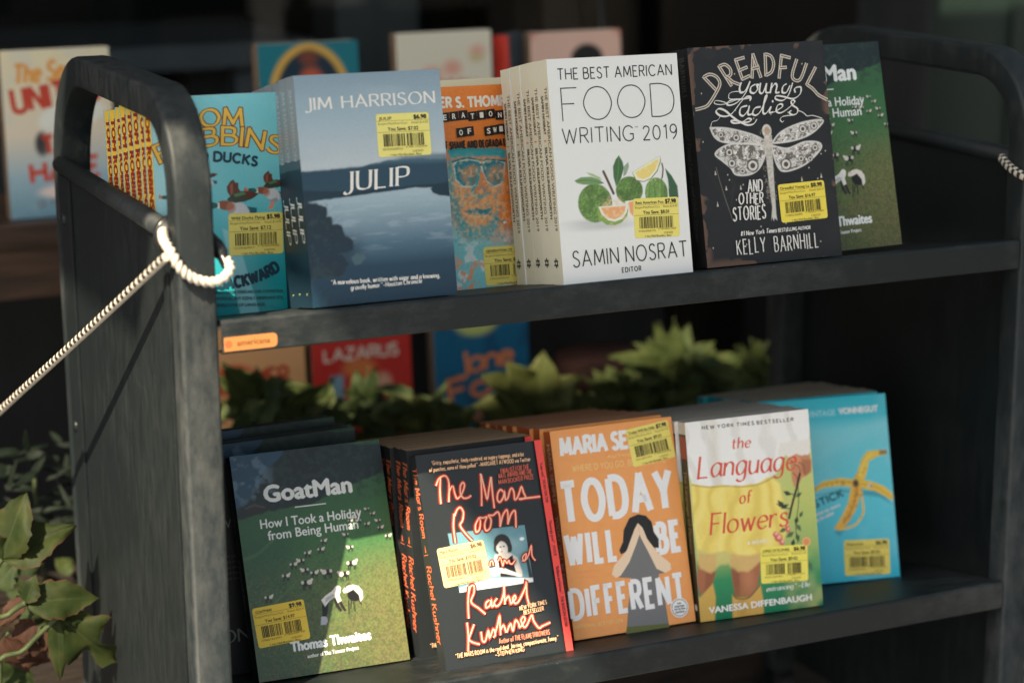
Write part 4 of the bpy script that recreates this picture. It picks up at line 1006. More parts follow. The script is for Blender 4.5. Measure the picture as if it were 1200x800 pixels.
# ---- white cookery essays -------------------------------------------------------------
QF = (13.364, 0.668, 14.552, -0.56, 11.02, 5.431, 8.366, 0.23)
def limes_cover(w, h, t):
    mb, p, sp = std(w, h, t, ink(222, 222, 218), ink(238, 222, 196), ink(226, 224, 218))
    A = Art(w, h, .028)
    A.fill((221, 222, 219))
    def lime(cx, cy, rx, ry, seed, base=(104, 140, 70)):
        A.ell(cx, cy, rx, ry, base, .03)
        m = sst(1.02, .98, np.hypot((A.X - cx) / rx, (A.Y - cy) / ry))
        A.speck(m, (70, 104, 50), 12, .5, seed, .45, .16); A.speck(m, (146, 172, 104), 17, .58, seed + 1, .5, .1)
        A.speck(m, (54, 80, 40), 2.2, .55, seed + 2, .45, .12)
    s1 = [(0.68,2.21),(2.27,2.15),(1.56,2.01),(2.09,2.01)]
    A.ell(s1[0][0] + .7, s1[0][1] + .03, .9, .1, (176, 178, 176), .12, 0, .7); A.ell(s1[3][0] - .3, s1[3][1] + .05, 1.1, .12, (176, 178, 176), .12, 0, .7)
    c = [(3.00,3.32),(2.30,2.89),(4.13,3.24),(4.78,3.20),(4.09,2.76),(1.54,2.94),(2.30,2.89),(1.48,2.26)]
    lime(*c[0], .56, .52, 31, (98, 136, 66)); lime(c[2][0], c[2][1] - .1, .48, .58, 41, (120, 156, 84))
    L3 = [(4.06,3.66),(4.08,2.98),(4.39,3.68),(4.35,2.96),(3.88,3.48),(3.79,3.00)]
    for k in range(3): A.line([L3[2 * k], L3[2 * k + 1]], .045, (84, 124, 58), .03)
    lime(*c[5], .70, .72, 51)
    # leaves
    A.poly([(0.76,3.83),(1.04,3.94),(1.46,3.93),(1.77,3.82),(1.97,3.65),(1.64,3.62),(1.12,3.66),(0.86,3.73)], (112, 146, 96), .02); A.line([(0.81,3.82),(1.39,3.80),(1.94,3.66)], .02, (70, 104, 60))
    A.poly([(1.27,4.11),(1.52,4.04),(1.80,3.90),(1.90,3.78),(1.72,3.84),(1.41,3.99)], (160, 182, 130), .02)
    A.poly([(2.67,4.66),(2.81,4.41),(2.84,4.17),(2.70,3.80),(2.46,3.50),(2.38,3.86),(2.39,4.25),(2.52,4.50)], (66, 104, 62), .02); A.line([(2.66,4.64),(2.61,4.14),(2.46,3.52)], .02, (104, 140, 90))
    A.poly([(2.83,4.22),(3.04,4.38),(3.06,4.21),(2.92,3.93),(2.79,3.84)], (140, 160, 136), .02)
    A.poly([(4.57,4.06),(4.83,3.75),(5.04,3.35),(5.05,2.91),(4.65,2.93),(4.65,3.43)], (58, 92, 62), .02); A.poly([(4.57,4.04),(4.66,3.62),(4.67,3.28),(4.61,3.48)], (205, 214, 208), .02)
    A.line([(1.98,4.09),(2.13,3.74),(2.33,3.25)], .10, (84, 62, 46), .02); A.line([(4.45,4.24),(4.48,4.02),(4.42,3.71)], .06, (90, 76, 56), .02)
    # cut wedges
    A.poly([(3.17,3.98),(3.30,3.66),(3.62,3.59),(3.96,3.69),(4.25,3.96),(4.42,4.34),(4.41,4.54)], (106, 120, 66), .015)
    A.poly([(3.19,3.98),(3.33,3.69),(3.63,3.62),(3.94,3.72),(4.21,3.98),(4.38,4.34),(4.40,4.53)], (236, 232, 208), .015)
    A.poly([(3.28,3.97),(3.42,3.75),(3.64,3.70),(3.90,3.78),(4.15,4.01),(4.32,4.33),(4.32,4.43)], (226, 204, 122), .03); A.speck(sst(.6, .1, np.hypot(A.X - [(3.88,4.01)][0][0], A.Y - [(3.88,4.01)][0][1])), (240, 226, 170), 8, .6, 6, .8)
    A.poly([(2.78,2.92),(3.14,2.95),(3.09,2.26),(2.92,2.30),(2.81,2.59)], (232, 226, 208), .015); A.poly([(2.92,2.88),(3.13,2.90),(3.08,2.33),(2.96,2.48)], (236, 160, 106), .03)
    A.poly([(1.65,2.78),(1.57,2.58),(1.67,2.32),(1.94,2.10),(2.26,2.05),(2.58,2.14),(2.82,2.35),(2.89,2.59),(2.90,2.81)], (128, 160, 80), .015)
    A.poly([(1.66,2.80),(1.77,2.50),(2.03,2.26),(2.30,2.19),(2.60,2.27),(2.80,2.47),(2.89,2.68),(2.90,2.81)], (234, 228, 212), .015)
    A.poly([(1.76,2.75),(1.87,2.52),(2.08,2.34),(2.30,2.28),(2.55,2.36),(2.74,2.54),(2.80,2.75)], (238, 164, 112), .03); A.speck(sst(.75, .3, np.hypot(A.X - [(2.30,2.58)][0][0], A.Y - [(2.30,2.58)][0][1])), (246, 196, 150), 7, .58, 16, .7)
    A.grain(.015)
    A.put(mb, front_frame(), 0, .36)
    k = ink(44, 42, 42); kw = dict(gap=.25, space=.42)
    a = [(0.41,7.59),(5.15,7.55)]; p.pen('THE BEST AMERICAN', a[0], a[1], .40, .046, k, **kw)
    a = [(0.48,6.05),(5.16,6.02)]; p.pen('FOOD', a[0], a[1], 1.22, .042, k, gap=.2)
    a = [(0.41,5.22),(3.34,5.17)]; p.pen('WRITING', a[0], a[1], .56, .044, k, **kw)
    a = [(3.75,5.16),(5.18,5.16)]; p.pen('2019', a[0], a[1], .52, .044, k, gap=.28)
    a = [(3.42,5.64),(3.55,5.65)]; p.type('TM', a[0], a[1], .05, k)
    a = [(0.45,0.63),(5.23,0.66)]; p.pen('SAMIN NOSRAT', a[0], a[1], .58, .05, k, **kw)
    a = [(2.44,0.27),(3.23,0.28)]; p.pen('EDITOR', a[0], a[1], .17, .032, k, gap=.4)
    sk = ink(92, 76, 60)
    sp.type('THE BEST AMERICAN FOOD WRITING 2019', (1.0, t * .55), (6.35, t * .55), t * .26, sk, bold=.008)
    sp.type('SAMIN NOSRAT', (1.3, t * .16), (2.75, t * .16), t * .22, sk, bold=.02)
    sp.rect((2.95, t * .14), (3.0, t * .36), ink(226, 130, 80))
    sp.type('SILVIA KILLINGSWORTH', (3.2, t * .16), (5.9, t * .16), t * .22, sk, bold=.02)
    sp.ell((7.55, t * .42), .13, .13, BLK, 10); sp.ell((7.55, t * .42), .06, .06, ink(238, 222, 196), 8)
    for a_ in range(6): sp.ell((7.55 + .15 * math.cos(a_ * 1.047), t * .42 + .15 * math.sin(a_ * 1.047)), .045, .045, BLK, 6)
    return mb
f0 = make_book('paperback', 'front white paperback of green limes with thin black capitals and a yellow sticker', 'book', QF, .86, limes_cover, PAGE_W)
sticker(f0, [(3.13,3.00),(5.02,2.94),(4.97,1.45),(3.06,1.50)], 'Best American Foo', '$7.98', '$8.01', seed=14)
stack_behind(f0, QF, .86, 4, '%s copy behind the front white lime paperback, showing its cream lettered spine', 'cream spined food writing paperbacks', seed=5, jit=.05)

# ---- black cover with dragonfly --------------------------------------------------------
QB = (19.752, 1.204, 14.520, -4.03, 13.02, 5.865, 8.500, -0.69)
def dragonfly_cover(w, h, t):
    bk = ink(22, 23, 25)
    mb, p, sp = std(w, h, t, bk, ink(34, 34, 36), hard=True)
    A = Art(w, h, .02)
    A.fill((23, 25, 27))
    n = vnoise(A.X, A.Y, 1.1, 6, 5)
    edge = np.minimum(np.minimum(A.X, w - A.X), np.minimum(A.Y, h - A.Y))
    A.mix(sst(.55, .8, n) * .35, (44, 41, 38))
    A.mix(sst(.62, .68, vnoise(A.X, A.Y, 1.5, 8, 4) + .09 * sst(.3, 0, edge)) * sst(.40, .05, edge) * .7, (112, 84, 66))
    rs = random.Random(3)
    for k in range(16): A.line([(rs.uniform(.2, 1.8), rs.uniform(2, 4.5)), (rs.uniform(.2, 1.8), rs.uniform(2, 4.5))], .012, (62, 58, 52), .012, .5)
    A.line([(0.76,3.84),(0.94,2.96),(1.26,1.74)], .02, (120, 112, 98), .012)
    for k in range(46): A.ell(rs.uniform(.2, w - .2), rs.uniform(.3, h - .8), .022, .03, (196, 188, 172), .012)
    for q in [(0.71,3.62),(1.11,3.00),(1.73,2.98),(0.68,2.40),(4.40,3.11),(5.26,3.18)]: A.poly([(q[0] - .04, q[1] - .07), (q[0] + .04, q[1] - .07), (q[0], q[1] + .12)], (190, 182, 168), .012)
    GW = (206, 204, 198)
    def wing(pts, seed):
        m0 = A.poly(pts, (196, 194, 188), .02, .05, seed, 9)
        m = m0 if m0 is not None else 0
        inner = sst(.5, 1, m)
        A.speck(inner, (70, 62, 54), 7, .56, seed, .85, .05); A.speck(inner, (226, 224, 218), 9, .62, seed + 3, .9, .05); A.speck(inner, (96, 84, 72), 22, .6, seed + 5, .6, .08)
        q = np.array(pts); A.line([tuple(a) for a in q] + [tuple(q[0])], .06, GW, .02)
    w1 = [(0.67,5.38),(1.35,5.32),(2.16,5.10),(2.74,4.86),(2.90,4.65),(2.12,4.67),(1.24,4.78),(0.84,4.99)]
    w2 = [(3.33,4.71),(3.72,5.04),(4.60,5.32),(5.50,5.38),(5.43,5.17),(4.92,4.84),(4.17,4.65),(3.35,4.61)]
    w3 = [(2.95,4.55),(1.82,4.69),(1.22,4.64),(0.78,4.37),(1.05,4.08),(1.38,3.79),(1.59,3.50),(2.18,3.47),(2.62,3.70),(2.92,4.22)]
    w4 = [(3.25,4.52),(3.89,4.36),(4.64,4.56),(5.22,4.52),(5.39,4.35),(5.20,4.10),(4.68,3.73),(4.11,3.53),(3.62,3.49),(3.40,3.70),(3.26,4.22)]
    for k, wv in enumerate((w1, w2, w3, w4)): wing(wv, 21 + 9 * k)
    for q, r_ in zip([(1.09,5.08),(1.73,4.93),(2.14,4.84),(1.38,4.38),(2.33,3.80),(1.45,3.95),(5.14,5.17),(4.64,5.08),(3.77,3.75),(4.45,3.92),(4.85,3.89),(5.10,4.31),(1.87,3.62)], (.13, .16, .12, .17, .26, .18, .16, .18, .24, .14, .12, .14, .13)):
        A.ell(q[0], q[1], r_, r_, (58, 52, 46), .02, 0, .8); A.ell(q[0], q[1], r_ * .75, r_ * .75, GW, .02); A.ell(q[0], q[1], r_ * .42, r_ * .42, (78, 68, 60), .02)
    A.ell(*[(3.09,4.62)][0], .19, .42, (196, 190, 180), .03); A.poly([(2.93,4.38),(3.23,4.36),(3.19,3.23),(3.16,2.15),(3.15,1.83),(3.17,1.59),(3.06,1.70),(3.02,1.58),(2.96,1.74),(2.91,1.61),(3.00,2.11),(2.95,3.24)], (188, 186, 178), .02)
    A.ell(*[(3.07,5.10)][0], .20, .26, GW, .02); A.ell(*[(3.08,5.11)][0], .12, .17, (176, 150, 124), .04)
    A.speck(sst(.28, .2, np.abs(A.X - [(3.01,3.13)][0][0])) * sst(.2, .5, A.Y - 2.0) * sst(5.3, 5.1, A.Y), (150, 140, 126), 14, .58, 4, .5)
    A.grain(.08, 20)
    A.put(mb, front_frame(), 0, .42)
    lt = ink(196, 186, 172); dk = ink(70, 60, 52); wh = ink(216, 214, 208)
    def dbl(pts, wd=.14, smooth=True):
        p.line(pts, wd, lt, smooth); p.line(pts, wd * .3, dk, smooth)
    for pts, sm in (([(0.59,7.35),(1.09,6.79)], 0), ([(0.59,7.35),(0.86,7.44),(1.14,7.32),(1.25,7.06),(1.07,6.74),(0.67,6.27),(0.37,6.16),(0.11,6.12)], 1), ([(1.28,7.72),(1.72,6.96)], 0), ([(1.28,7.72),(1.53,7.78),(1.74,7.60),(1.73,7.37),(1.55,7.29)], 1), ([(1.56,7.30),(1.80,7.09),(2.06,6.98)], 0),
                    ([(2.01,7.93),(2.22,7.17)], 0), ([(2.01,7.93),(2.36,8.00)], 0), ([(2.14,7.52),(2.45,7.62)], 0), ([(2.22,7.17),(2.53,7.28)], 0), ([(2.77,8.10),(2.64,7.21)], 0), ([(2.77,8.10),(3.01,7.22)], 0), ([(2.70,7.55),(2.96,7.59)], 0),
                    ([(3.29,8.09),(3.24,7.26)], 0), ([(3.29,8.09),(3.53,7.99),(3.62,7.71),(3.50,7.39),(3.24,7.26)], 1), ([(3.99,8.01),(3.80,7.14)], 0), ([(3.99,7.99),(4.34,7.89)], 0), ([(3.89,7.52),(4.13,7.52)], 0),
                    ([(4.64,7.82),(4.40,7.29),(4.40,7.06),(4.60,6.97),(4.78,7.11),(5.05,7.64)], 1), ([(5.41,7.43),(4.97,6.80)], 0), ([(4.97,6.80),(5.22,6.61),(5.44,6.36),(5.82,6.14)], 1)):
        dbl(pts, .13, bool(sm))
    def scr(pts, wd=.09, c=None): p.line(pts, wd, c or wh, True, nib=.7, thin=.32)
    for pts, wd in (([(2.15,7.05),(2.05,6.83),(2.08,6.66),(2.28,6.71),(2.53,7.07)], .10), ([(2.53,7.07),(2.28,6.62),(1.92,6.30),(1.57,6.19),(1.44,6.27),(1.66,6.39),(2.11,6.40),(2.48,6.42),(2.44,6.31)], .08), ([(2.75,6.94),(2.55,6.85),(2.50,6.66),(2.66,6.60),(2.82,6.75),(2.80,6.92),(2.90,6.89)], .09), ([(2.97,6.98),(2.89,6.64),(3.03,6.59),(3.23,6.95)], .09), ([(3.23,6.95),(3.16,6.61),(3.33,6.59)], .08),
                    ([(3.46,6.95),(3.34,6.55)], .1), ([(3.38,6.70),(3.58,6.91),(3.66,6.82),(3.59,6.57),(3.75,6.57)], .09), ([(4.09,6.88),(3.92,6.78),(3.87,6.56),(4.05,6.55),(4.23,6.81)], .09), ([(4.36,6.91),(4.12,6.43),(3.85,6.24),(3.56,6.31),(3.59,6.43),(3.89,6.39),(4.30,6.28),(4.62,6.43),(4.70,6.69),(4.55,6.72),(4.41,6.65),(4.43,6.51)], .075),
                    ([(2.21,6.67),(1.84,6.71),(1.59,6.64),(1.57,6.44),(1.91,6.41),(1.56,6.30),(1.21,6.24),(0.92,6.30),(1.00,6.41),(1.36,6.32),(1.54,6.19)], .04),
                    ([(2.43,6.31),(2.48,6.45),(2.31,6.48),(2.05,6.29),(1.56,5.83),(1.16,5.80),(0.95,5.97),(1.09,6.09),(1.35,5.99),(1.60,5.76),(1.94,5.52),(2.29,5.50),(2.42,5.58),(2.28,5.63),(2.02,5.51),(1.67,5.49),(1.56,5.59),(1.83,5.57),(2.20,5.39),(2.50,5.41),(2.66,5.58)], .085),
                    ([(2.30,6.13),(2.03,6.07),(1.95,5.84),(2.09,5.75),(2.31,5.94),(2.39,6.11),(2.30,5.80),(2.46,5.79)], .09), ([(2.87,6.05),(2.62,6.01),(2.50,5.80),(2.66,5.74),(2.88,5.92),(3.17,6.42),(3.10,6.41),(2.95,5.85),(3.09,5.79),(3.31,6.03)], .09), ([(3.33,6.04),(3.23,5.81),(3.41,5.82)], .09), ([(3.44,5.81),(3.79,5.98),(3.79,6.10),(3.61,6.06),(3.53,5.85),(3.67,5.76),(3.94,5.85),(4.34,6.12),(4.32,6.22),(4.21,6.18),(4.26,6.03),(4.46,5.87),(4.41,5.70),(4.21,5.65),(4.08,5.76),(4.19,5.82)], .075),
                    ([(4.21,5.64),(3.81,5.62),(3.66,5.51),(3.74,5.40),(3.82,5.45)], .045), ([(4.50,5.80),(4.69,5.71),(4.85,5.57),(5.10,5.57),(5.49,5.44)], .035), ([(1.11,5.80),(0.98,5.65),(0.75,5.60),(0.66,5.40)], .035)):
        scr(pts, wd)
    p.ell([(3.41,6.23)][0], .04, .05, wh)
    for s_, b, hh in (('AND', [(2.00,2.80),(2.61,2.78)], .46), ('OTHER', [(1.56,2.35),(2.59,2.30)], .40), ('STORIES', [(1.26,1.73),(2.64,1.73)], .52)):
        p.pen(s_, b[0], b[1], hh, .06, wh, gap=.22, jit=.05, seed=len(s_), slant=.04, nib=.5, thin=.6)
    a = [(1.50,1.12),(2.64,1.12),(2.67,1.13),(3.05,1.14),(3.13,1.14),(4.53,1.15)]
    p.pen('#1 New York Times', a[0], a[3], .17, .034, wh, gap=.24, nib=.4, thin=.6, slant=.15); p.pen('BESTSELLING AUTHOR', a[4], a[5], .13, .026, wh, gap=.3, jit=.06)
    a = [(1.29,0.42),(2.51,0.41),(2.91,0.40),(4.81,0.40)]
    p.pen('KELLY', a[0], a[1], .58, .05, wh, gap=.26, jit=.05, seed=4, nib=.6, thin=.5); p.pen('BARNHILL', a[2], a[3], .58, .05, wh, gap=.26, jit=.05, seed=9, nib=.6, thin=.5)
    gy = ink(92, 94, 94)
    sp.pen('BARNHILL', (.35, t * .3), (1.9, t * .3), .42, .05, gy, gap=.3, jit=.04)
    sp.pen('Dreadful Young Ladies and Other Stories', (2.4, t * .3), (7.4, t * .3), .38, .035, gy, gap=.26, slant=.25, nib=.5, thin=.4)
    return mb
b0 = make_book('hardcover', 'front black hardback with a white patterned dragonfly and hand drawn lettering', 'book', QB, 1.02, dragonfly_cover, PAGE_C, hard=True)
sticker(b0, [(3.32,2.98),(5.34,3.02),(5.38,1.52),(3.34,1.48)], 'Dreadful Young La', '$8.98', '$16.97', retail='Retail $24.9', col=(240, 208, 80), seed=15)
stack_behind(b0, QB, 1.02, 2, '%s copy hidden behind the front black dragonfly hardback', 'black dragonfly hardbacks', seed=6)

# ---- goats on a hillside (upper right and lower left) ------------------------------------
QU = (23.398, 2.172, 14.416, -0.05, 14.55, 5.953, 8.324, -0.66)
QL = (2.221, 4.571, -0.761, -3.33, 22.43, 6.096, 8.786, -0.39)
def goats_cover(w, h, t):
    mb, p, sp = std(w, h, t, ink(22, 30, 34), ink(20, 26, 30), ink(26, 40, 36), hard=True)
    A = Art(w, h, .026)
    A.vgrad([(0, (84, 100, 62)), (1.2, (98, 112, 62)), (2.6, (98, 124, 68)), (4.2, (76, 124, 72)), (6, (62, 116, 68)), (h, (48, 98, 62))])
    dx = A.X + (vnoise(A.X, A.Y, .8, 3, 3) - .5) * 1.4
    A.mix(sst(3.6, 1.0, dx) * .75, (48, 96, 66)); A.mix(sst(3.4, 5.6, dx) * sst(5.2, 3.2, A.Y) * .5, (138, 128, 80))
    A.speck(sst(5.0, 2.6, A.Y), (120, 98, 72), 4, .57, 4, .34, .22); A.speck(sst(5.2, 3.2, A.Y), (140, 148, 84), 26, .58, 5, .38, .16); A.speck(sst(6.8, 3, A.Y), (40, 74, 42), 16, .55, 6, .5, .2); A.speck(sst(5.0, 2.6, A.Y), (84, 72, 54), 34, .6, 14, .34, .14)
    # folds of the meadow
    A.poly([(0.02,5.21),(1.14,5.56),(2.43,5.90),(3.59,6.04),(5.97,6.64),(6.10,7.62),(1.92,7.00),(0.01,6.25)], (58, 106, 64), .12, .1, 3, 2, .8)
    A.mix(sst(.12, 0, np.abs(A.Y - (5.0 + (A.X - .6) * .42) + .1 * np.sin(A.X * 3))) * sst(4, 2, A.X) * .4, (104, 140, 92))
    A.mix(sst(.10, 0, np.abs(A.Y - (2.6 + (A.X - .6) * .75))) * sst(3.4, 1.6, A.X) * .5, (96, 132, 88))
    # forest and the blue mountain
    A.poly([(0.04,9.26),(6.68,8.54),(6.55,7.57),(5.84,7.39),(4.65,7.13),(2.98,6.57),(1.96,6.54),(1.05,6.45),(0.02,6.29),(-0.44,6.20)], (25, 42, 42), .05, .12, 7, 4)
    mf = sst(6.4, 7.0, A.Y)
    A.speck(mf, (44, 64, 56), 6, .56, 8, .6, .1)
    A.poly([(-0.17,9.29),(2.38,9.01),(2.03,8.51),(1.54,8.24),(1.14,7.91),(0.88,7.56),(0.69,7.15),(0.32,6.80),(-0.58,6.70)], (44, 84, 112), .06, .16, 9, 3)
    A.speck(sst(1.9, 1.2, A.X) * sst(6.6, 7.2, A.Y), (120, 150, 170), 2.6, .62, 10, .6, .08)
    A.poly([(0.38,6.75),(0.74,6.79),(1.11,6.69),(1.05,6.43),(0.40,6.44)], (44, 38, 36), .02); A.poly([(0.33,6.73),(0.75,6.84),(1.15,6.68),(1.12,6.62),(0.74,6.75),(0.35,6.67)], (84, 76, 70), .02)
    def goat(c, s, f=1, dark=(30, 27, 25)):
        X = lambda a, b: (c[0] + a * s * f, c[1] + b * s)
        for lx in (-.30, -.16, .16, .30): A.poly([X(lx - .05, -.1), X(lx + .05, -.1), X(lx + .04, -.52), X(lx - .04, -.52)], dark, .012)
        A.ell(*X(-.08, 0), .30 * s, .22 * s, dark, .015); A.ell(*X(.24, .05), .20 * s, .19 * s, (206, 200, 190), .015)
        A.poly([X(.24, .08), X(.36, .30), X(.50, .33), X(.56, .22), X(.40, .02)], (210, 204, 194), .012)
        A.ell(*X(-.3, .08), .12 * s, .14 * s, (198, 192, 184), .015)
    rs = random.Random(5)
    pos = [(4.85,6.05),(5.20,6.09),(5.40,5.88),(5.59,5.58),(5.12,5.50),(5.65,5.29),(5.91,4.92),(4.64,5.80),(4.21,5.19),(4.31,4.67),(4.28,4.04),(3.92,3.66),(3.28,5.06),(3.12,4.74),(2.57,4.67),(1.95,4.30),(2.27,4.41),(2.38,4.02),(2.73,3.87),(3.25,3.83),(2.37,3.52),(1.59,3.90),(0.80,3.16),(4.80,5.67),(4.46,5.71)]
    for k, q in enumerate(pos):
        s_ = .21 + .17 * sst(6.6, 3.4, q[1]); goat(q, float(s_) * (1.35 if k in (10, 11, 19, 20) else 1), rs.choice((1, -1)))
    # the bending walker in white and the goat that faces him
    for a_, b_ in zip([(3.96,2.62),(4.14,2.53),(4.38,2.56),(4.07,2.64)], [(3.90,2.13),(4.15,2.18),(4.45,2.41),(4.00,2.31)]): A.line([a_, b_], .05, (40, 34, 30), .012)
    A.ell(*[(4.22,2.81)][0], .29, .25, (28, 25, 24), .02, -.2)
    A.poly([(3.79,3.02),(3.84,3.11),(3.97,3.19),(4.22,3.21),(4.43,3.13),(4.56,2.93),(4.55,2.64),(4.42,2.51),(4.40,2.79),(4.21,3.03),(3.98,2.95),(3.85,2.94)], (218, 212, 202), .015)
    A.poly([(3.77,3.05),(3.86,3.15),(3.97,3.10),(3.91,2.96),(3.79,2.94)], (206, 198, 188), .012); A.line([(3.90,3.14),(4.00,3.26),(4.10,3.28)], .035, (66, 56, 50), .01)
    A.poly([(3.35,2.75),(3.48,2.79),(3.55,2.50),(3.65,2.27),(3.57,2.23),(3.41,2.44)], (38, 33, 31), .012); A.poly([(3.54,2.63),(3.65,2.65),(3.81,2.26),(3.73,2.22),(3.62,2.40)], (38, 33, 31), .012)
    A.poly([(2.89,2.78),(3.15,2.67),(3.08,2.42),(2.99,2.11),(2.83,2.13),(2.85,2.46)], (24, 24, 27), .012); A.poly([(2.77,2.16),(2.99,2.13),(3.02,1.94),(2.92,1.82),(2.70,1.83)], (168, 174, 184), .012)
    A.poly([(2.86,2.79),(3.05,2.94),(3.33,3.08),(3.50,3.22),(3.67,3.17),(3.68,3.02),(3.61,2.89),(3.66,2.66),(3.51,2.60),(3.44,2.85),(3.19,2.72),(2.98,2.51)], (220, 220, 214), .015)
    A.ell(*[(3.57,3.14)][0], .13, .12, (226, 224, 218), .015)
    A.poly([(3.05,2.84),(3.35,2.97),(3.48,2.89),(3.18,2.76),(3.01,2.66)], (176, 178, 180), .03)
    A.grain(.12, 34)
    A.c *= np.where(A.c.mean(-1, keepdims=True) > .35, .95, .70)
    A.put(mb, front_frame(), 0, .30)
    wh = ink(222, 226, 224)
    a = [(1.13,6.86),(4.73,6.84)]; p.type('GoatMan', a[0], a[1], .62, wh, bold=.085)
    a = [(2.33,6.52),(3.57,6.51)]; p.line(a, .04, wh, False)
    a = [(0.85,5.85),(4.95,5.81)]; p.type('How I Took a Holiday', a[0], a[1], .35, wh, bold=.018)
    a = [(1.09,5.37),(4.76,5.38)]; p.type('from Being Human', a[0], a[1], .35, wh, bold=.018)
    a = [(1.39,0.98),(4.66,1.01)]; p.type('Thomas Thwaites', a[0], a[1], .37, wh, bold=.05)
    a = [(2.01,0.65),(4.09,0.69)]; p.type('author of The Toaster Project', a[0], a[1], .14, wh, bold=.012)
    sp.type('Thomas Thwaites', (.5, t * .35), (3, t * .35), t * .3, ink(120, 130, 130)); sp.type('GoatMan', (4, t * .35), (6, t * .35), t * .32, ink(130, 140, 140), bold=.03)
    return mb
PAGE_D = page_mat(150, 146, 138)
u0 = make_book('hardcover', 'goat hillside hardback on the upper shelf, half hidden by the black dragonfly book', 'book', QU, .95, goats_cover, PAGE_D, hard=True)
l0 = make_book('hardcover', 'front goat hillside hardback at the left of the lower shelf with a yellow sticker', 'book', QL, .95, goats_cover, PAGE_D, hard=True)
sticker(l0, [(0.12,2.84),(2.17,2.93),(2.22,1.39),(0.12,1.28)], 'GOATMAN', '$9.98', '$14.97', retail='Retail $24.9', col=(232, 196, 66), seed=16)
for k, (dx, dy, dz, ps, le, hh) in enumerate(((.15, 3.95, .10, 1.0, 11.0, 0), (.35, 5.0, .12, .5, 10.5, 0), (-.05, 6.1, .45, .8, 10.0, 0))):
    c = copy_tree(l0)
    for ch in list(c.children):
        if ch.name.startswith('price_sticker'): bpy.data.objects.remove(ch)
    c.matrix_world = book_matrix(QL[0] + dx, QL[1] + dy, QL[2] - dy * TAN + dz, ps, le, QL[7])
    c['label'] = ('nearest goat hillside hardback behind the lower front copy', 'middle goat hillside hardback of three behind the lower front copy', 'rearmost goat hillside hardback on the lower shelf')[k]
    c['group'] = 'goat hillside hardbacks on the lower shelf'
# a dark hardback in the shadow left of it, with big grey capitals
def dark_cover(w, h, t):
    mb, p, sp = std(w, h, t, ink(24, 26, 28), ink(22, 24, 26), hard=True)
    g = ink(128, 130, 126)
    p.pen('WILSON', (.55, 1.35), (3.75, 1.35), .5, .08, g, gap=.22, nib=.3, thin=.35, serif=.08)
    p.pen('AWARD WINNER', (.8, 5.9), (w - .8, 5.9), .3, .04, g, gap=.3, nib=.3, thin=.4, serif=.08)
    for k in range(5): p.type('praise for the author and the new edition', (.9, 4.7 - .22 * k), (w - .9, 4.7 - .22 * k), .1, ink(84, 86, 84))
    sp.type('WILSON', (.6, t * .3), (4, t * .3), t * .4, g)
    return mb
QS = (-1.0, 7.2, -1.39, -2.5, 12.0, 5.6, 8.3, 0)
s0 = make_book('hardcover', 'black hardback with grey capitals in shadow behind the lower front goat book', 'book', QS, 1.1, dark_cover, PAGE_B, hard=True)
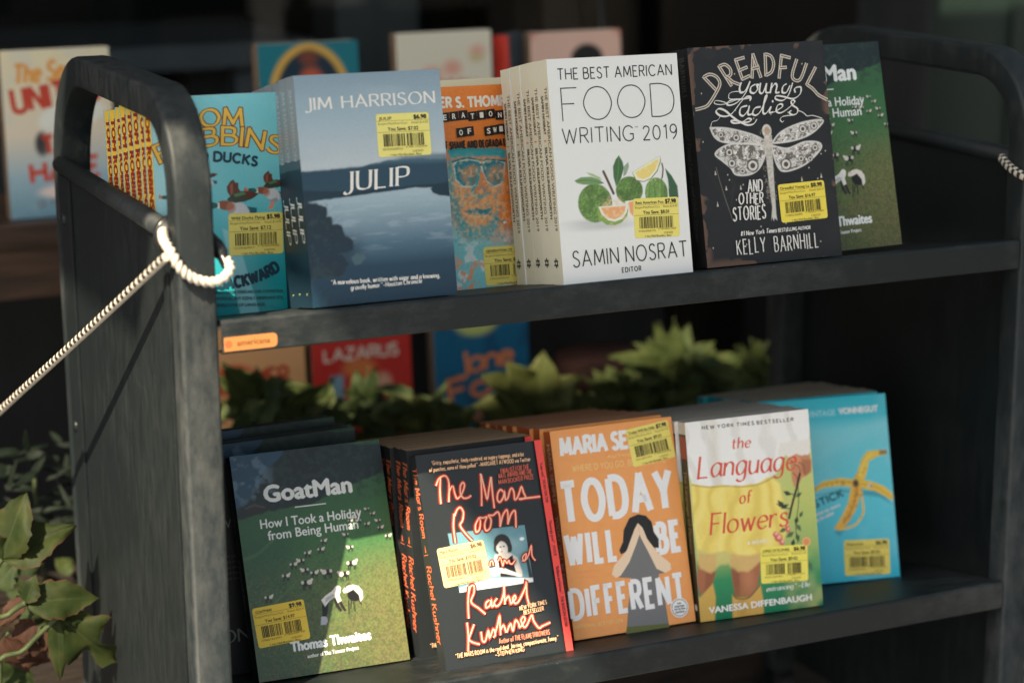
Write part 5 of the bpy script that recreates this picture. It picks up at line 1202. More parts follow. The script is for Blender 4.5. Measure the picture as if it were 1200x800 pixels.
# ---- black neon handwriting ---------------------------------------------------------------
QM = (8.748, 1.477, -0.267, -1.83, 21.74, 5.259, 8.339, -0.27)
def neon_cover(w, h, t):
    bk = ink(34, 38, 40)
    mb, p, sp = std(w, h, t, bk, ink(38, 42, 44), bk)
    # photograph of a woman at a table
    A = Art(w, h, .024)
    A.fill((33, 37, 39))
    ph = [(0.86,5.19),(4.07,5.10),(4.07,2.87),(0.99,2.88)]
    m = A.poly(ph, (96, 140, 150), .012)
    A.mix(sst(.4, .8, vnoise(A.X, A.Y, .9, 3, 3)) * m * .6, (150, 182, 186)); A.mix(sst(4.9, 5.6, A.Y) * m * sst(1.2, .2, np.abs(A.X - 3.2)) * .5, (70, 128, 134))
    f = lambda *a: None
    A.poly([(3.90,4.02),(4.01,4.05),(4.08,2.99),(3.93,2.97)], (40, 48, 50), .03)
    A.poly([(2.33,3.23),(4.08,3.02),(4.07,2.86),(0.99,2.88),(1.03,3.05)], (214, 218, 216), .02)
    A.ell(*[(3.87,4.58)][0], .10, .07, (222, 230, 230), .02)
    hair = (44, 40, 38)
    A.ell(*[(3.03,4.52)][0], .35, .36, hair, .03, .3); A.ell(*[(3.29,4.34)][0], .12, .22, hair, .03)
    A.poly([(2.65,4.12),(2.94,4.12),(3.31,4.11),(3.57,3.89),(3.67,3.35),(3.67,3.14),(3.49,3.15),(3.33,3.48),(3.20,3.19),(2.75,3.23),(2.71,3.53),(2.59,3.54),(2.57,3.82)], (206, 196, 186), .03)
    A.poly([(2.78,4.06),(2.87,3.99),(3.06,3.83),(3.33,3.99),(3.39,4.01),(3.37,3.71),(3.43,3.31),(3.36,3.15),(2.75,3.23),(2.75,3.72)], (26, 26, 28), .02)
    A.ell(*[(2.99,4.33)][0], .23, .28, (216, 210, 202), .03, .25); A.poly([(2.90,4.16),(3.15,4.17),(3.12,3.96),(2.91,3.97)], (196, 186, 176), .03)
    A.ell(*[(2.93,4.39)][0], .045, .025, (60, 52, 48), .015); A.ell(*[(3.07,4.39)][0], .045, .025, (60, 52, 48), .015); A.ell(*[(2.95,4.20)][0], .06, .02, (150, 96, 88), .015); A.line([(2.98,4.37),(2.96,4.27),(3.00,4.26)], .02, (180, 164, 152), .015)
    A.line([(2.77,4.51),(2.98,4.68),(3.22,4.59)], .10, hair, .03); A.line([(2.76,4.57),(2.68,4.31),(2.78,4.18)], .08, hair, .03)
    A.poly([(2.43,3.57),(2.64,3.57),(2.93,3.58),(3.08,3.48),(3.62,3.21),(3.62,3.11),(2.97,3.34),(2.78,3.40),(2.64,3.31),(2.47,3.33),(2.38,3.46)], (220, 216, 210), .025)
    A.ell(*[(2.54,3.47)][0], .19, .15, (222, 220, 216), .03)
    A.grain(.05, 26)
    A.put(mb, front_frame(), 0, .36)
    glow = ink(104, 34, 30); mid = ink(224, 74, 54); hot = ink(255, 190, 158)
    def neon(strokes, k=1.0):
        for s_ in strokes: p.line(s_, .19 * k, glow)
        for s_ in strokes: p.line(s_, .115 * k, mid)
        for s_ in strokes: p.line(s_, .048 * k, hot)
    neon([[(0.66,7.08),(0.83,7.34),(1.07,7.43),(1.19,7.27),(1.19,6.96),(1.08,6.39)], [(0.89,7.37),(0.79,6.86),(0.75,6.36)], [(1.09,6.40),(1.17,6.80),(1.34,6.98),(1.38,6.69),(1.45,6.48),(1.65,6.63),(1.82,6.93),(1.78,7.07),(1.65,6.94),(1.61,6.66),(1.71,6.47),(1.90,6.46),(2.04,6.53)],
          [(2.56,7.33),(2.50,6.72),(2.40,6.06)], [(2.57,7.28),(2.62,6.75),(2.67,6.31),(2.82,6.73),(2.97,7.15)], [(2.97,7.15),(2.93,6.56),(2.91,5.91)], [(3.38,6.50),(3.28,6.60),(3.14,6.46),(3.09,6.23),(3.18,6.12),(3.35,6.29),(3.43,6.50),(3.42,6.19),(3.54,6.25),(3.66,6.51),(3.76,6.59),(3.82,6.43),(3.81,6.15),(3.93,6.20),(4.05,6.40),(4.17,6.60),(4.22,6.37),(4.27,6.17),(4.11,6.12),(3.98,6.14)], [(3.98,6.14),(4.44,6.13),(4.90,6.12)],
          [(1.23,5.92),(1.12,5.42),(1.10,4.78)], [(1.23,5.82),(1.37,6.05),(1.52,6.12),(1.61,5.92),(1.53,5.62),(1.40,5.43),(1.56,5.11),(1.80,4.78)], [(2.23,5.64),(2.03,5.37),(2.01,5.10),(2.16,5.17),(2.25,5.47),(2.24,5.62),(2.39,5.60),(2.56,5.63)], [(2.55,5.62),(2.41,5.35),(2.42,5.10),(2.60,5.17),(2.70,5.48),(2.62,5.66),(2.81,5.65),(3.02,5.75),(3.08,5.56),(3.03,5.16)], [(3.03,5.17),(3.21,5.59),(3.41,5.78),(3.42,5.51),(3.36,5.21)], [(3.36,5.22),(3.56,5.59),(3.74,5.71),(3.73,5.42),(3.68,5.04)]])
    neon([[(1.39,3.06),(1.25,2.49),(1.17,1.84)], [(1.30,2.73),(1.44,3.04),(1.58,3.05),(1.54,2.79),(1.37,2.45),(1.65,2.16),(1.88,1.91)], [(2.12,2.42),(1.97,2.33),(1.94,2.15),(2.11,2.21),(2.20,2.41),(2.19,2.16),(2.29,2.22)], [(2.45,2.44),(2.30,2.29),(2.37,2.14),(2.56,2.25),(2.74,2.57),(2.81,2.86)], [(2.81,2.86),(2.77,2.52),(2.73,2.16)], [(2.75,2.28),(2.92,2.45),(2.97,2.25),(2.99,2.16),(3.20,2.32),(3.19,2.44),(3.08,2.32),(3.14,2.15),(3.31,2.20),(3.65,2.65),(3.75,2.88),(3.69,2.39),(3.72,2.04)],
          [(1.08,1.70),(1.05,1.20),(0.95,0.61)], [(1.35,1.59),(1.17,1.28),(1.06,1.06),(1.19,0.92),(1.47,0.80)], [(1.59,1.27),(1.59,0.93),(1.71,0.90),(1.89,1.27),(1.90,0.99),(2.10,1.29),(2.15,1.07),(2.05,0.98)], [(2.16,1.14),(2.29,1.41),(2.44,1.76),(2.40,1.40),(2.36,1.02)], [(2.39,1.21),(2.54,1.38),(2.60,1.08)], [(2.62,1.08),(2.83,1.39),(2.87,1.19),(2.91,1.13),(3.06,1.49),(3.17,1.36),(3.20,1.20),(3.45,1.44),(3.42,1.59),(3.29,1.46),(3.36,1.19),(3.50,1.24),(3.76,1.59),(3.81,1.35),(3.98,1.06),(4.14,1.11),(4.49,1.20)]])
    neon([[(2.35,3.71),(2.39,3.86),(2.48,3.89),(2.49,3.71)], [(2.72,3.86),(2.81,3.98),(2.85,3.86),(2.88,3.65),(2.98,3.86),(3.06,3.73),(3.16,3.82),(3.17,3.72),(3.28,3.67),(3.43,3.81)], [(3.69,3.73),(3.82,3.74),(3.92,3.98),(3.75,3.87),(3.79,3.71),(3.99,3.89),(4.18,4.26),(4.15,3.87),(4.26,3.66)]], .7)
    cr = ink(222, 176, 134); rd = ink(196, 92, 68)
    for s_, b, hh, c in (('"Gritty, empathetic, finely rendered, no sugary toppings, and a lot', [(0.59,7.89),(4.43,7.79)], .15, cr), ('of punches, none of them pulled." _MARGARET ATWOOD via Twitter', [(0.46,7.64),(4.68,7.56)], .15, cr),
                     ('FINALIST FOR THE', [(3.38,7.22),(4.57,7.26)], .18, rd), ('NATL AWARD AND THE', [(3.26,7.04),(4.65,7.06)], .17, rd), ('MAN BOOKER PRIZE', [(3.22,6.81),(4.70,6.85)], .17, rd), ('NEW YORK TIMES', [(3.30,1.85),(4.45,1.94)], .15, cr), ('BESTSELLER', [(3.44,1.66),(4.28,1.71)], .15, cr),
                     ('Author of THE FLAMETHROWERS', [(2.25,0.71),(4.37,0.75)], .18, ink(222, 128, 98)), ('"THE MARS ROOM is the real deal. Jarring, compassionate, funny."', [(0.41,0.42),(4.69,0.50)], .16, cr), ('_STEPHEN KING', [(2.01,0.25),(3.22,0.27)], .15, cr)):
        p.pen(s_, b[0], b[1], hh, .026, c, gap=.26, jit=.05, seed=len(s_), slant=.08)
    red = ink(228, 76, 68)
    p.rect((w - .30, 0), (w, h), red)
    fr2 = Frame((w - .30, -p.w, h), (0, 0, -1), (1, 0, 0), (0, -1, 0)); p2 = Print(mb, fr2, .001)
    for a_, b_, s_ in ((.9, 2.5, '"A major novel." _THE NEW YORK TIMES'), (3.2, 4.6, '"Stunningly good." _VOGUE'), (5.0, 7.4, '"Brilliant and furious." _THE BOSTON GLOBE')):
        p2.type(s_, (a_, .1), (b_, .1), .11, ink(92, 26, 26), bold=.008)
    og = ink(232, 112, 72)
    sp.pen('The Mars Room', (.45, t * .32), (3.15, t * .32), .5, .065, og, gap=.2, jit=.05, seed=3, slant=.08)
    sp.poly([(3.75, t * .4), (3.75, t * .6), (3.45, t * .5)], og); sp.line([(3.85, t * .2), (3.85, t * .8)], .03, og, False)
    sp.pen('Rachel Kushner', (4.3, t * .3), (7.3, t * .3), .5, .065, og, gap=.2, jit=.05, seed=8, slant=.08)
    return mb
m0 = make_book('paperback', 'front black paperback with glowing red handwriting, a woman photograph and a pale sticker', 'book', QM, .80, neon_cover, PAGE_B)
sticker(m0, [(0.29,4.67),(2.26,4.76),(2.35,3.23),(0.40,3.12)], 'Mars Room', '$6.98', '$10.02', retail='Retail $17.0', col=(206, 180, 132), inkc=(96, 76, 52), seed=17)
stack_behind(m0, QM, .80, 7, '%s copy behind the front neon handwriting paperback, its brown page tops showing', 'neon handwriting paperbacks in a row', seed=7, dx=-.05, jit=.09, dlean=99, lmin=7.5)

# ---- orange cover ----------------------------------------------------------------------
QT = (14.693, 2.542, -0.402, -2.93, 16.60, 5.362, 8.378, -0.54)
def orange_cover(w, h, t):
    og = (253, 154, 88)
    mb, p, sp = std(w, h, t, ink(*og), ink(186, 96, 52), ink(228, 140, 78))
    A = Art(w, h, .06); A.fill(og); A.grain(.05, 5); A.put(mb, front_frame(), 0, .34)
    wh = ink(226, 228, 228); pal = ink(242, 190, 122); pd = ink(222, 160, 104)
    a = [(0.41,7.40),(4.91,7.35)]; p.pen('MARIA SEMPLE', a[0], a[1], .62, .165, wh, gap=.28, space=.34, cap=.3)
    a = [(2.35,7.04),(4.15,6.99)]; p.pen('AUTHOR OF', a[0], a[1], .10, .028, pal, gap=.5)
    a = [(0.78,6.67),(4.87,6.57)]; p.pen("WHERE'D YOU GO, BERNADETTE", a[0], a[1], .24, .038, pal, gap=.3)
    a = [(0.19,4.70),(4.94,4.72)]; p.pen('TODAY', a[0], a[1], 1.50, .30, wh, gap=.3, cap=0)
    a = [(0.14,3.01),(2.23,2.98)]; p.pen('WILL', a[0], a[1], 1.18, .235, wh, gap=.34, cap=0)
    a = [(4.11,2.99),(5.08,2.99)]; p.pen('BE', a[0], a[1], 1.1, .25, wh, gap=.34, cap=0)
    for s_, b in (('"Ferociously funny."', [(0.24,2.62),(1.52,2.61)]), ('_New York Times', [(0.33,2.40),(1.24,2.39)])): p.type(s_, b[0], b[1], .09, pd)
    a = [(0.07,0.46),(2.15,0.43)]; p.pen('NATIONAL BESTSELLER', a[0], a[1], .13, .026, pal, gap=.4)
    hair = ink(34, 33, 35); skin = ink(240, 202, 172); gr = ink(112, 112, 112); ol = ink(92, 98, 52)
    fig = [(3.38,3.96),(2.71,2.89),(2.21,2.22),(2.76,2.12),(2.47,1.01),(2.30,0.16),(4.14,0.05),(4.10,1.01),(3.95,2.12),(4.37,2.14),(3.85,2.97)]
    p.poly(fig[:4] + fig[4:7] + fig[7:], gr)
    p.poly([(2.30,0.21),(4.14,0.08),(4.21,-0.25),(2.19,-0.18)], ol)
    p.poly([(3.38,4.62),(2.98,4.52),(2.67,4.07),(2.58,3.61),(2.37,3.29),(2.43,3.13),(2.75,3.22),(3.04,3.67),(3.29,4.11)], hair)
    p.poly([(3.38,4.62),(3.29,4.11),(3.49,4.02),(3.64,3.59),(3.84,3.21),(4.11,3.16),(4.15,3.52),(3.96,3.85),(3.93,4.24),(3.71,4.52)], hair)
    p.poly([(3.32,4.27),(3.14,4.04),(2.70,3.25),(2.04,2.69),(1.92,2.38),(2.08,2.22),(2.30,2.28),(2.75,2.77),(3.13,3.42),(3.34,3.81)], skin)
    p.poly([(3.32,4.27),(3.34,3.81),(3.39,3.63),(3.65,3.00),(3.90,2.34),(4.26,2.12),(4.54,2.21),(4.54,2.47),(4.03,2.97),(3.64,3.59),(3.50,4.06)], skin)
    p.line([(3.33,4.24),(3.35,3.81)], .015, ink(206, 160, 130), False)
    a = [(0.04,0.87),(4.95,0.86)]; p.pen('DIFFERENT', a[0], a[1], 1.1, .205, wh, gap=.30, cap=0)
    c = [(4.70,0.64)][0]
    p.ell(c, .40, .40, ink(232, 230, 224)); p.ell(c, .35, .35, ink(40, 50, 60)); p.ell(c, .325, .325, ink(232, 230, 224))
    for s_, dy, hw in (('100', .14, .09), ('Notable Books', .03, .22), ('New York Times', -.08, .24), ('Book Review', -.2, .2)): p.type(s_, (c[0] - hw, c[1] + dy), (c[0] + hw, c[1] + dy), .075, ink(40, 50, 60), bold=.008)
    sp.type('MARIA SEMPLE', (.5, t * .32), (2.9, t * .32), t * .4, ink(226, 200, 180), bold=.03); sp.type('TODAY WILL BE DIFFERENT', (3.4, t * .32), (7.2, t * .32), t * .4, ink(226, 200, 180), bold=.03)
    return mb
PAGE_R = page_mat(190, 156, 132)
t0 = make_book('paperback', 'front orange paperback in big white capitals with a dark haired figure', 'book', QT, .74, orange_cover, PAGE_R)
sticker(t0, [(3.36,8.01),(5.30,8.35),(5.22,6.65),(3.35,6.57)], 'Today Will Be Diffe', '$7.98', '$9.01', seed=18)
stack_behind(t0, QT, .74, 7, '%s copy behind the front orange paperback, its reddish brown page tops showing', 'orange paperbacks in a row', seed=8, dx=-.10, jit=.10, dlean=99, lmin=7.0)

# ---- yellow skirt and flowers ------------------------------------------------------------
QY = (20.095, 1.956, -0.306, -7.36, 11.66, 5.437, 8.148, -1.15)
def skirt_cover(w, h, t):
    mb, p, sp = std(w, h, t, ink(226, 224, 216), ink(52, 50, 34), ink(60, 110, 70))
    A = Art(w, h, .026)
    A.vgrad([(0, (14, 112, 74)), (1.6, (40, 132, 84)), (2.6, (140, 168, 96)), (4.6, (178, 186, 104)), (h, (188, 196, 140))])
    A.mix(sst(.4, .7, vnoise(A.X, A.Y, .8, 4, 3)) * sst(3.6, 4.4, A.X) * sst(5.6, 4.6, A.Y) * .5, (206, 196, 120))
    skin, skd = (158, 98, 66), (124, 72, 48)
    # legs and boots
    for pts in ([(0.15,2.77),(0.94,2.67),(0.76,1.76),(0.58,1.43),(0.51,1.26),(0.08,1.10),(-0.03,1.62)], [(1.50,2.60),(2.86,2.67),(2.76,1.75),(2.63,1.24),(2.27,0.76),(1.60,0.84),(1.53,1.43)]): A.poly(pts, skin, .06)
    A.poly([(1.48,2.37),(1.85,2.33),(1.82,0.81),(1.57,0.82)], skd, .08, 0, 0, 3, .7); A.poly([(0.41,2.04),(0.83,1.99),(0.59,1.29),(0.25,1.14)], skd, .08, 0, 0, 3, .6); A.ell(*[(2.23,1.46)][0], .25, .5, (182, 122, 86), .2, 0, .7)
    A.poly([(-0.17,1.10),(0.07,1.03),(0.66,1.51),(0.74,0.94),(0.58,-0.32),(-0.29,-0.22)], (196, 160, 76), .05); A.poly([(1.46,0.95),(1.60,0.81),(2.24,0.74),(2.73,1.23),(2.80,0.57),(2.75,-0.60),(1.37,-0.42)], (198, 158, 78), .05)
    A.line([(1.51,0.92),(1.67,0.76),(2.16,0.73),(2.70,1.17)], .05, (104, 72, 40), .03); A.mix(sst(.35, 0, np.abs(A.X - [(1.85,0.22)][0][0])) * sst(1.4, .9, A.Y) * .3, (150, 116, 50))
    # skirt with soft folds and a sheer hem
    sk = [(0.06,5.71),(1.81,5.56),(3.43,5.62),(3.92,5.23),(4.05,4.40),(4.09,3.34),(3.81,2.70),(3.30,2.60),(2.66,2.46),(1.92,2.50),(1.32,2.77),(0.69,2.75),(0.12,3.01),(0.04,3.83)]
    hem = [(0.05,3.95),(4.10,3.46),(3.85,2.65),(3.34,2.32),(2.76,2.10),(2.26,1.81),(1.80,1.82),(1.40,2.24),(1.02,2.20),(0.62,1.94),(0.17,2.18),(0.05,2.55)]
    A.poly(hem, (222, 198, 122), .08, .12, 6, 4, .62)
    m = A.poly(sk, (234, 206, 106), .07, .10, 3, 3)
    fold = np.sin((A.X + (5.5 - A.Y) * (A.X - 2.4) * -.09) * 8 + vnoise(A.X, A.Y, 1.0, 5, 2) * 5)
    A.mix(sst(0, 1, fold) * m * .30, (240, 220, 150)); A.mix(sst(0, 1, -fold) * m * .28, (178, 148, 62))
    A.mix(sst(.5, .8, vnoise(A.X, A.Y, 2.5, 15, 4, .8)) * m * .3, (206, 176, 84))
    # blouse
    bl = [(-0.55,8.42),(5.52,8.19),(5.34,6.40),(4.68,6.37),(4.18,6.37),(3.98,5.87),(3.70,5.58),(3.42,5.52),(3.03,5.36),(2.28,5.33),(1.55,5.44),(0.81,5.48),(0.10,5.66),(-0.12,6.29),(-0.24,7.70)]
    m = A.poly(bl, (232, 230, 224), .04, .14, 8, 6)
    A.mix(sst(.2, .9, np.sin(A.X * 5.2 + A.Y * .9 + vnoise(A.X, A.Y, 1, 9, 2) * 4)) * m * .28, (180, 176, 166)); A.mix(sst(.5, .8, vnoise(A.X, A.Y, 1.6, 12, 3)) * m * .4, (232, 230, 224))
    A.mix(m * sst(.35, 0, np.abs(A.X - [(1.20,7.18)][0][0])) * .4, (196, 190, 174))
    A.line([(0.10,5.61),(0.80,5.44),(1.54,5.40),(2.28,5.29),(3.03,5.31),(3.67,5.52)], .05, (150, 126, 60), .04, .7)
    # hand, stem, leaves and roses
    A.poly([(4.41,6.34),(4.87,6.45),(5.32,6.37),(5.41,5.93),(5.36,5.59),(5.14,5.41),(4.93,5.37),(4.76,5.06),(4.55,5.02),(4.48,5.31),(4.47,5.80)], (188, 128, 92), .05, .04, 3, 5)
    A.poly([(4.99,6.10),(5.39,6.05),(5.35,5.55),(5.11,5.42),(4.93,5.63)], (150, 94, 64), .07, 0, 0, 3, .7); A.ell(*[(4.72,6.13)][0], .2, .16, (208, 152, 116), .1, 0, .7)
    for ln in ([(4.63,5.94),(4.84,5.80),(4.86,5.45)], [(4.84,6.01),(5.05,5.84),(5.07,5.50)], [(4.55,5.60),(4.71,5.39),(4.69,5.12)], [(4.49,6.10),(4.71,6.02)]): A.line(ln, .035, (120, 70, 48), .025)
    A.poly([(4.06,6.85),(5.41,6.92),(5.39,6.32),(5.01,6.27),(4.74,6.37),(4.51,6.26),(4.32,6.35),(4.10,6.19),(3.94,6.32)], (220, 217, 210), .05, .12, 4, 7)
    A.line([(4.85,5.53),(4.64,4.91),(4.42,4.36),(4.22,3.77)], .10, (44, 38, 30), .02); A.line([(4.74,5.19),(4.69,4.32),(4.49,3.41),(4.51,2.71)], .035, (52, 56, 34), .015); A.line([(4.54,4.69),(4.18,4.85)], .04, (56, 66, 40), .015); A.line([(4.33,4.13),(3.94,4.27),(3.73,4.41)], .04, (56, 66, 40), .015)
    rs = random.Random(2)
    for q, a_, s_ in zip([(4.23,4.79),(3.92,4.36),(4.06,4.26),(4.72,4.67),(4.54,3.64),(4.61,3.34),(4.22,3.09),(4.53,2.94),(4.76,3.85),(3.92,3.31),(4.31,2.73),(4.98,1.71),(4.81,1.97)], (2.6, 2.2, .4, .5, 4.4, 5.2, 3.6, 5, 1, 3.5, 4.4, 5, 4), (.3, .36, .3, .26, .3, .3, .34, .3, .24, .3, .3, .34, .28)):
        d_ = np.array([math.cos(a_), math.sin(a_)]) * s_; n_2 = np.array([-d_[1], d_[0]]) * .34
        A.poly([tuple(np.array(q) - d_ * .6), tuple(np.array(q) + n_2), tuple(np.array(q) + d_ * .7), tuple(np.array(q) - n_2)], rs.choice(((40, 62, 44), (58, 84, 56), (74, 98, 66))), .02)
    for q, r_ in zip([(3.68,3.02),(3.57,3.17),(4.13,3.31),(3.82,2.81),(4.10,3.46)], (.17, .12, .12, .12, .09)):
        A.ell(*q, r_, r_, (188, 92, 84), .03); A.ell(q[0] + .03, q[1] + .03, r_ * .55, r_ * .55, (226, 170, 150), .04)
    A.grain(.05, 24)
    A.put(mb, front_frame(), 0, .32)
    gy = ink(92, 90, 86); rd = ink(204, 84, 62); wh = ink(230, 228, 222)
    a = [(0.73,7.80),(4.74,7.73)]; p.pen('NEW YORK TIMES BESTSELLER', a[0], a[1], .13, .034, gy, gap=.55)
    serif = dict(nib=.35, thin=.3, serif=.07, slant=.16)
    for s_, b, hh, gp in (('the', [(1.95,6.88),(2.74,6.86)], .44, .26), ('Language', [(0.39,5.85),(4.64,5.73)], .86, .2), ('of', [(2.10,4.61),(2.57,4.60)], .5, .18), ('Flowers', [(0.73,3.49),(4.10,3.48)], .84, .18)):
        p.pen(s_, b[0], b[1], hh, .11 * (hh / .86) ** .6, rd, gap=gp, layers=[(.17 * (hh / .86) ** .6, ink(226, 198, 176)), (.105 * (hh / .86) ** .6, rd)] if False else None, **serif)
    a = [(2.30,2.90),(3.20,2.91)]; p.pen('A NOVEL', a[0], a[1], .12, .03, wh, gap=.4)
    a = [(2.97,0.88),(4.88,0.86)]; p.pen('entrancing." _Elle', a[0], a[1], .2, .034, wh, gap=.24, **serif)
    a = [(0.38,0.31),(1.73,0.31),(1.80,0.31),(4.95,0.28)]
    p.type('VANESSA DIFFENBAUGH', a[0], a[3], .25, wh, bold=.03)
    c = [(4.89,2.71)][0]; p.ell(c, .19, .19, ink(226, 168, 112)); p.ell(c, .14, .14, ink(208, 140, 90))
    sp.poly([(0, 0), (.5, 0), (.5, t), (0, t)], ink(196, 192, 184)); sp.poly([(.6, t * .1), (1.5, t * .1), (1.5, t * .9), (.6, t * .9)], ink(150, 60, 46))
    sp.type('The Language of Flowers', (2, t * .3), (5.4, t * .3), t * .4, ink(150, 140, 90)); sp.ell((7.6, t * .5), .14, .14, wh)
    return mb
y0 = make_book('paperback', 'front paperback of a girl in a yellow skirt holding roses, red italic title', 'book', QY, .80, skirt_cover, PAGE_G)
sticker(y0, [(2.82,2.72),(4.90,2.61),(4.88,1.09),(2.78,1.23)], 'LANG OF FLOWER', '$6.98', '$9.02', col=(240, 216, 96), seed=19)
stack_behind(y0, QY, .80, 6, '%s copy behind the front yellow skirt paperback, its pale grey page tops showing', 'yellow skirt paperbacks in a row', seed=9, dx=-.12, jit=.12, dpsi=.6, dlean=99, lmin=7.0)

# ---- banana skin on turquoise --------------------------------------------------------------
QV = (25.624, 5.444, -0.890, -13.10, 15.45, 5.765, 8.012, -1.22)
def banana_cover(w, h, t):
    mb, p, sp = std(w, h, t, ink(44, 160, 182), ink(30, 140, 160))
    A = Art(w, h, .028)
    A.vgrad([(0, (36, 172, 196)), (3, (78, 192, 210)), (6.6, (108, 200, 212)), (7.1, (52, 182, 200)), (h, (14, 170, 188))])
    A.poly([(1.89,6.31),(5.74,6.93),(5.82,6.54),(2.01,5.13)], (126, 202, 214), .25, 0, 0, 3, .55)  # lighter diagonal band: glare painted into the turquoise
    A.mix(sst(.45, .75, vnoise(A.X, A.Y, .7, 5, 3)) * .3, (130, 204, 216))
    Y_, YD, IN = (236, 188, 62), (196, 144, 44), (226, 196, 120)
    sh = (24, 120, 140)
    A.poly([(2.23,3.83),(3.36,4.00),(4.13,3.88),(5.14,3.85),(5.67,3.15),(5.11,3.53),(4.12,3.72),(3.69,2.63),(3.18,1.97),(2.97,2.16),(3.62,3.17),(3.79,3.86)], sh, .08, 0, 0, 3, .6)
    A.poly([(2.03,4.04),(2.61,4.42),(3.40,4.50),(4.06,4.38),(4.05,4.04),(3.37,4.16),(2.64,4.14),(2.07,3.93)], Y_, .02)
    A.line([(2.09,4.10),(2.71,4.30),(3.39,4.35),(3.99,4.26)], .07, YD, .03, .7)
    A.poly([(4.17,4.39),(4.83,4.23),(5.38,3.97),(5.74,3.61),(5.72,3.29),(5.34,3.56),(4.97,3.79),(4.25,4.00)], Y_, .02); A.line([(4.27,4.17),(4.93,4.01),(5.69,3.42)], .06, YD, .03, .7)
    A.poly([(3.97,4.37),(4.22,4.71),(4.45,5.25),(4.72,5.55),(5.12,5.56),(5.62,5.55),(5.63,5.37),(5.13,5.28),(4.77,5.12),(4.62,4.59),(4.40,4.16)], Y_, .02); A.line([(4.29,4.41),(4.57,5.14),(4.94,5.43)], .06, (250, 216, 110), .03, .7); A.poly([(5.28,5.55),(5.64,5.54),(5.63,5.37),(5.27,5.36)], (150, 112, 52), .02)
    A.poly([(3.91,4.24),(3.66,3.38),(3.35,2.87),(2.94,2.35),(3.03,2.26),(3.25,2.22),(3.69,2.63),(4.04,3.14),(4.33,3.86),(4.31,4.14)], (226, 170, 52), .02); A.line([(4.13,3.94),(3.84,3.15),(3.40,2.55)], .09, (178, 124, 44), .04, .8); A.line([(3.86,3.96),(3.63,3.28),(3.11,2.41)], .05, (246, 208, 104), .03, .7)
    A.line([(4.31,3.87),(4.33,3.33),(4.32,2.90),(4.01,2.49),(3.66,2.33),(3.21,2.28)], .10, (234, 186, 72), .02)
    A.ell(*[(4.09,4.21)][0], .13, .17, (70, 50, 34), .05); A.ell(*[(4.75,4.06)][0], .10, .07, (210, 222, 232), .02); A.ell(*[(4.77,4.05)][0], .06, .045, (40, 70, 130), .02)
    A.speck(sst(.2, .1, np.abs(A.Y - 4.2)) * 0 + sst(2.0, 1.2, np.hypot(A.X - 3.2, A.Y - 4.2)) * sst(.16, .3, A.c[..., 0] - A.c[..., 2]), (150, 104, 40), 9, .66, 7, .6, .04)
    A.grain(.05, 24)
    A.put(mb, front_frame(), 0, .28)
    lt = ink(140, 206, 216); wh = ink(220, 228, 228)
    a = [(2.11,7.23),(3.43,7.24),(3.57,7.26),(5.38,7.26)]
    p.type('VINTAGE', a[0], a[1], .25, lt, bold=.03); p.type('VONNEGUT', a[2], a[3], .25, wh, bold=.04)
    a = [(0.94,2.93),(3.47,3.72)]; p.pen('SLAPSTICK', a[0], a[1], .28, .08, ink(18, 92, 106), gap=.34, cap=.3)
    a = [(1.47,2.72),(3.30,3.29),(1.68,2.54),(3.00,2.97)]; p.type('or lonesome no more', a[0], a[1], .15, wh, bold=.02); p.type('a novel by the author', a[2], a[3], .14, wh, bold=.02)
    return mb
v0 = make_book('paperback', 'front turquoise paperback with a yellow banana skin', 'book', QV, .66, banana_cover, PAGE_B)
sticker(v0, [(3.31,1.77),(5.38,1.70),(5.34,0.14),(3.26,0.26)], 'Slapstick', '$6.98', '$9.02', col=(236, 208, 98), seed=20)
stack_behind(v0, QV, .66, 8, '%s copy behind the front turquoise banana paperback, its brown page tops showing', 'turquoise banana paperbacks in a row', seed=10, dx=-.10, jit=.10, dlean=99, lmin=7.0, dpsi=1.0)

# ---- pale tops behind the orange and teal portrait ------------------------------------------
def plain_cover(c, sc):
    def f(w, h, t):
        mb, p, sp = std(w, h, t, ink(*c), ink(*sc)); p.type('ESSAYS', (1, 6), (w - 1, 6), .5, ink(90, 84, 76)); return mb
    return f
for k in range(4):
    q = (9.7 + .02 * k, 6.5 + .92 * k, 13.36 - .18 * k, 2.2, 11.6, 5.3, 8.3 + .05 * (k % 2), .5)
    c = make_book('paperback', '%s cream topped paperback behind the orange and teal portrait book' % ORD[k], 'book', q, .84, plain_cover((222, 214, 178), (214, 206, 172)), PAGE_W, group='cream paperbacks behind the portrait book')

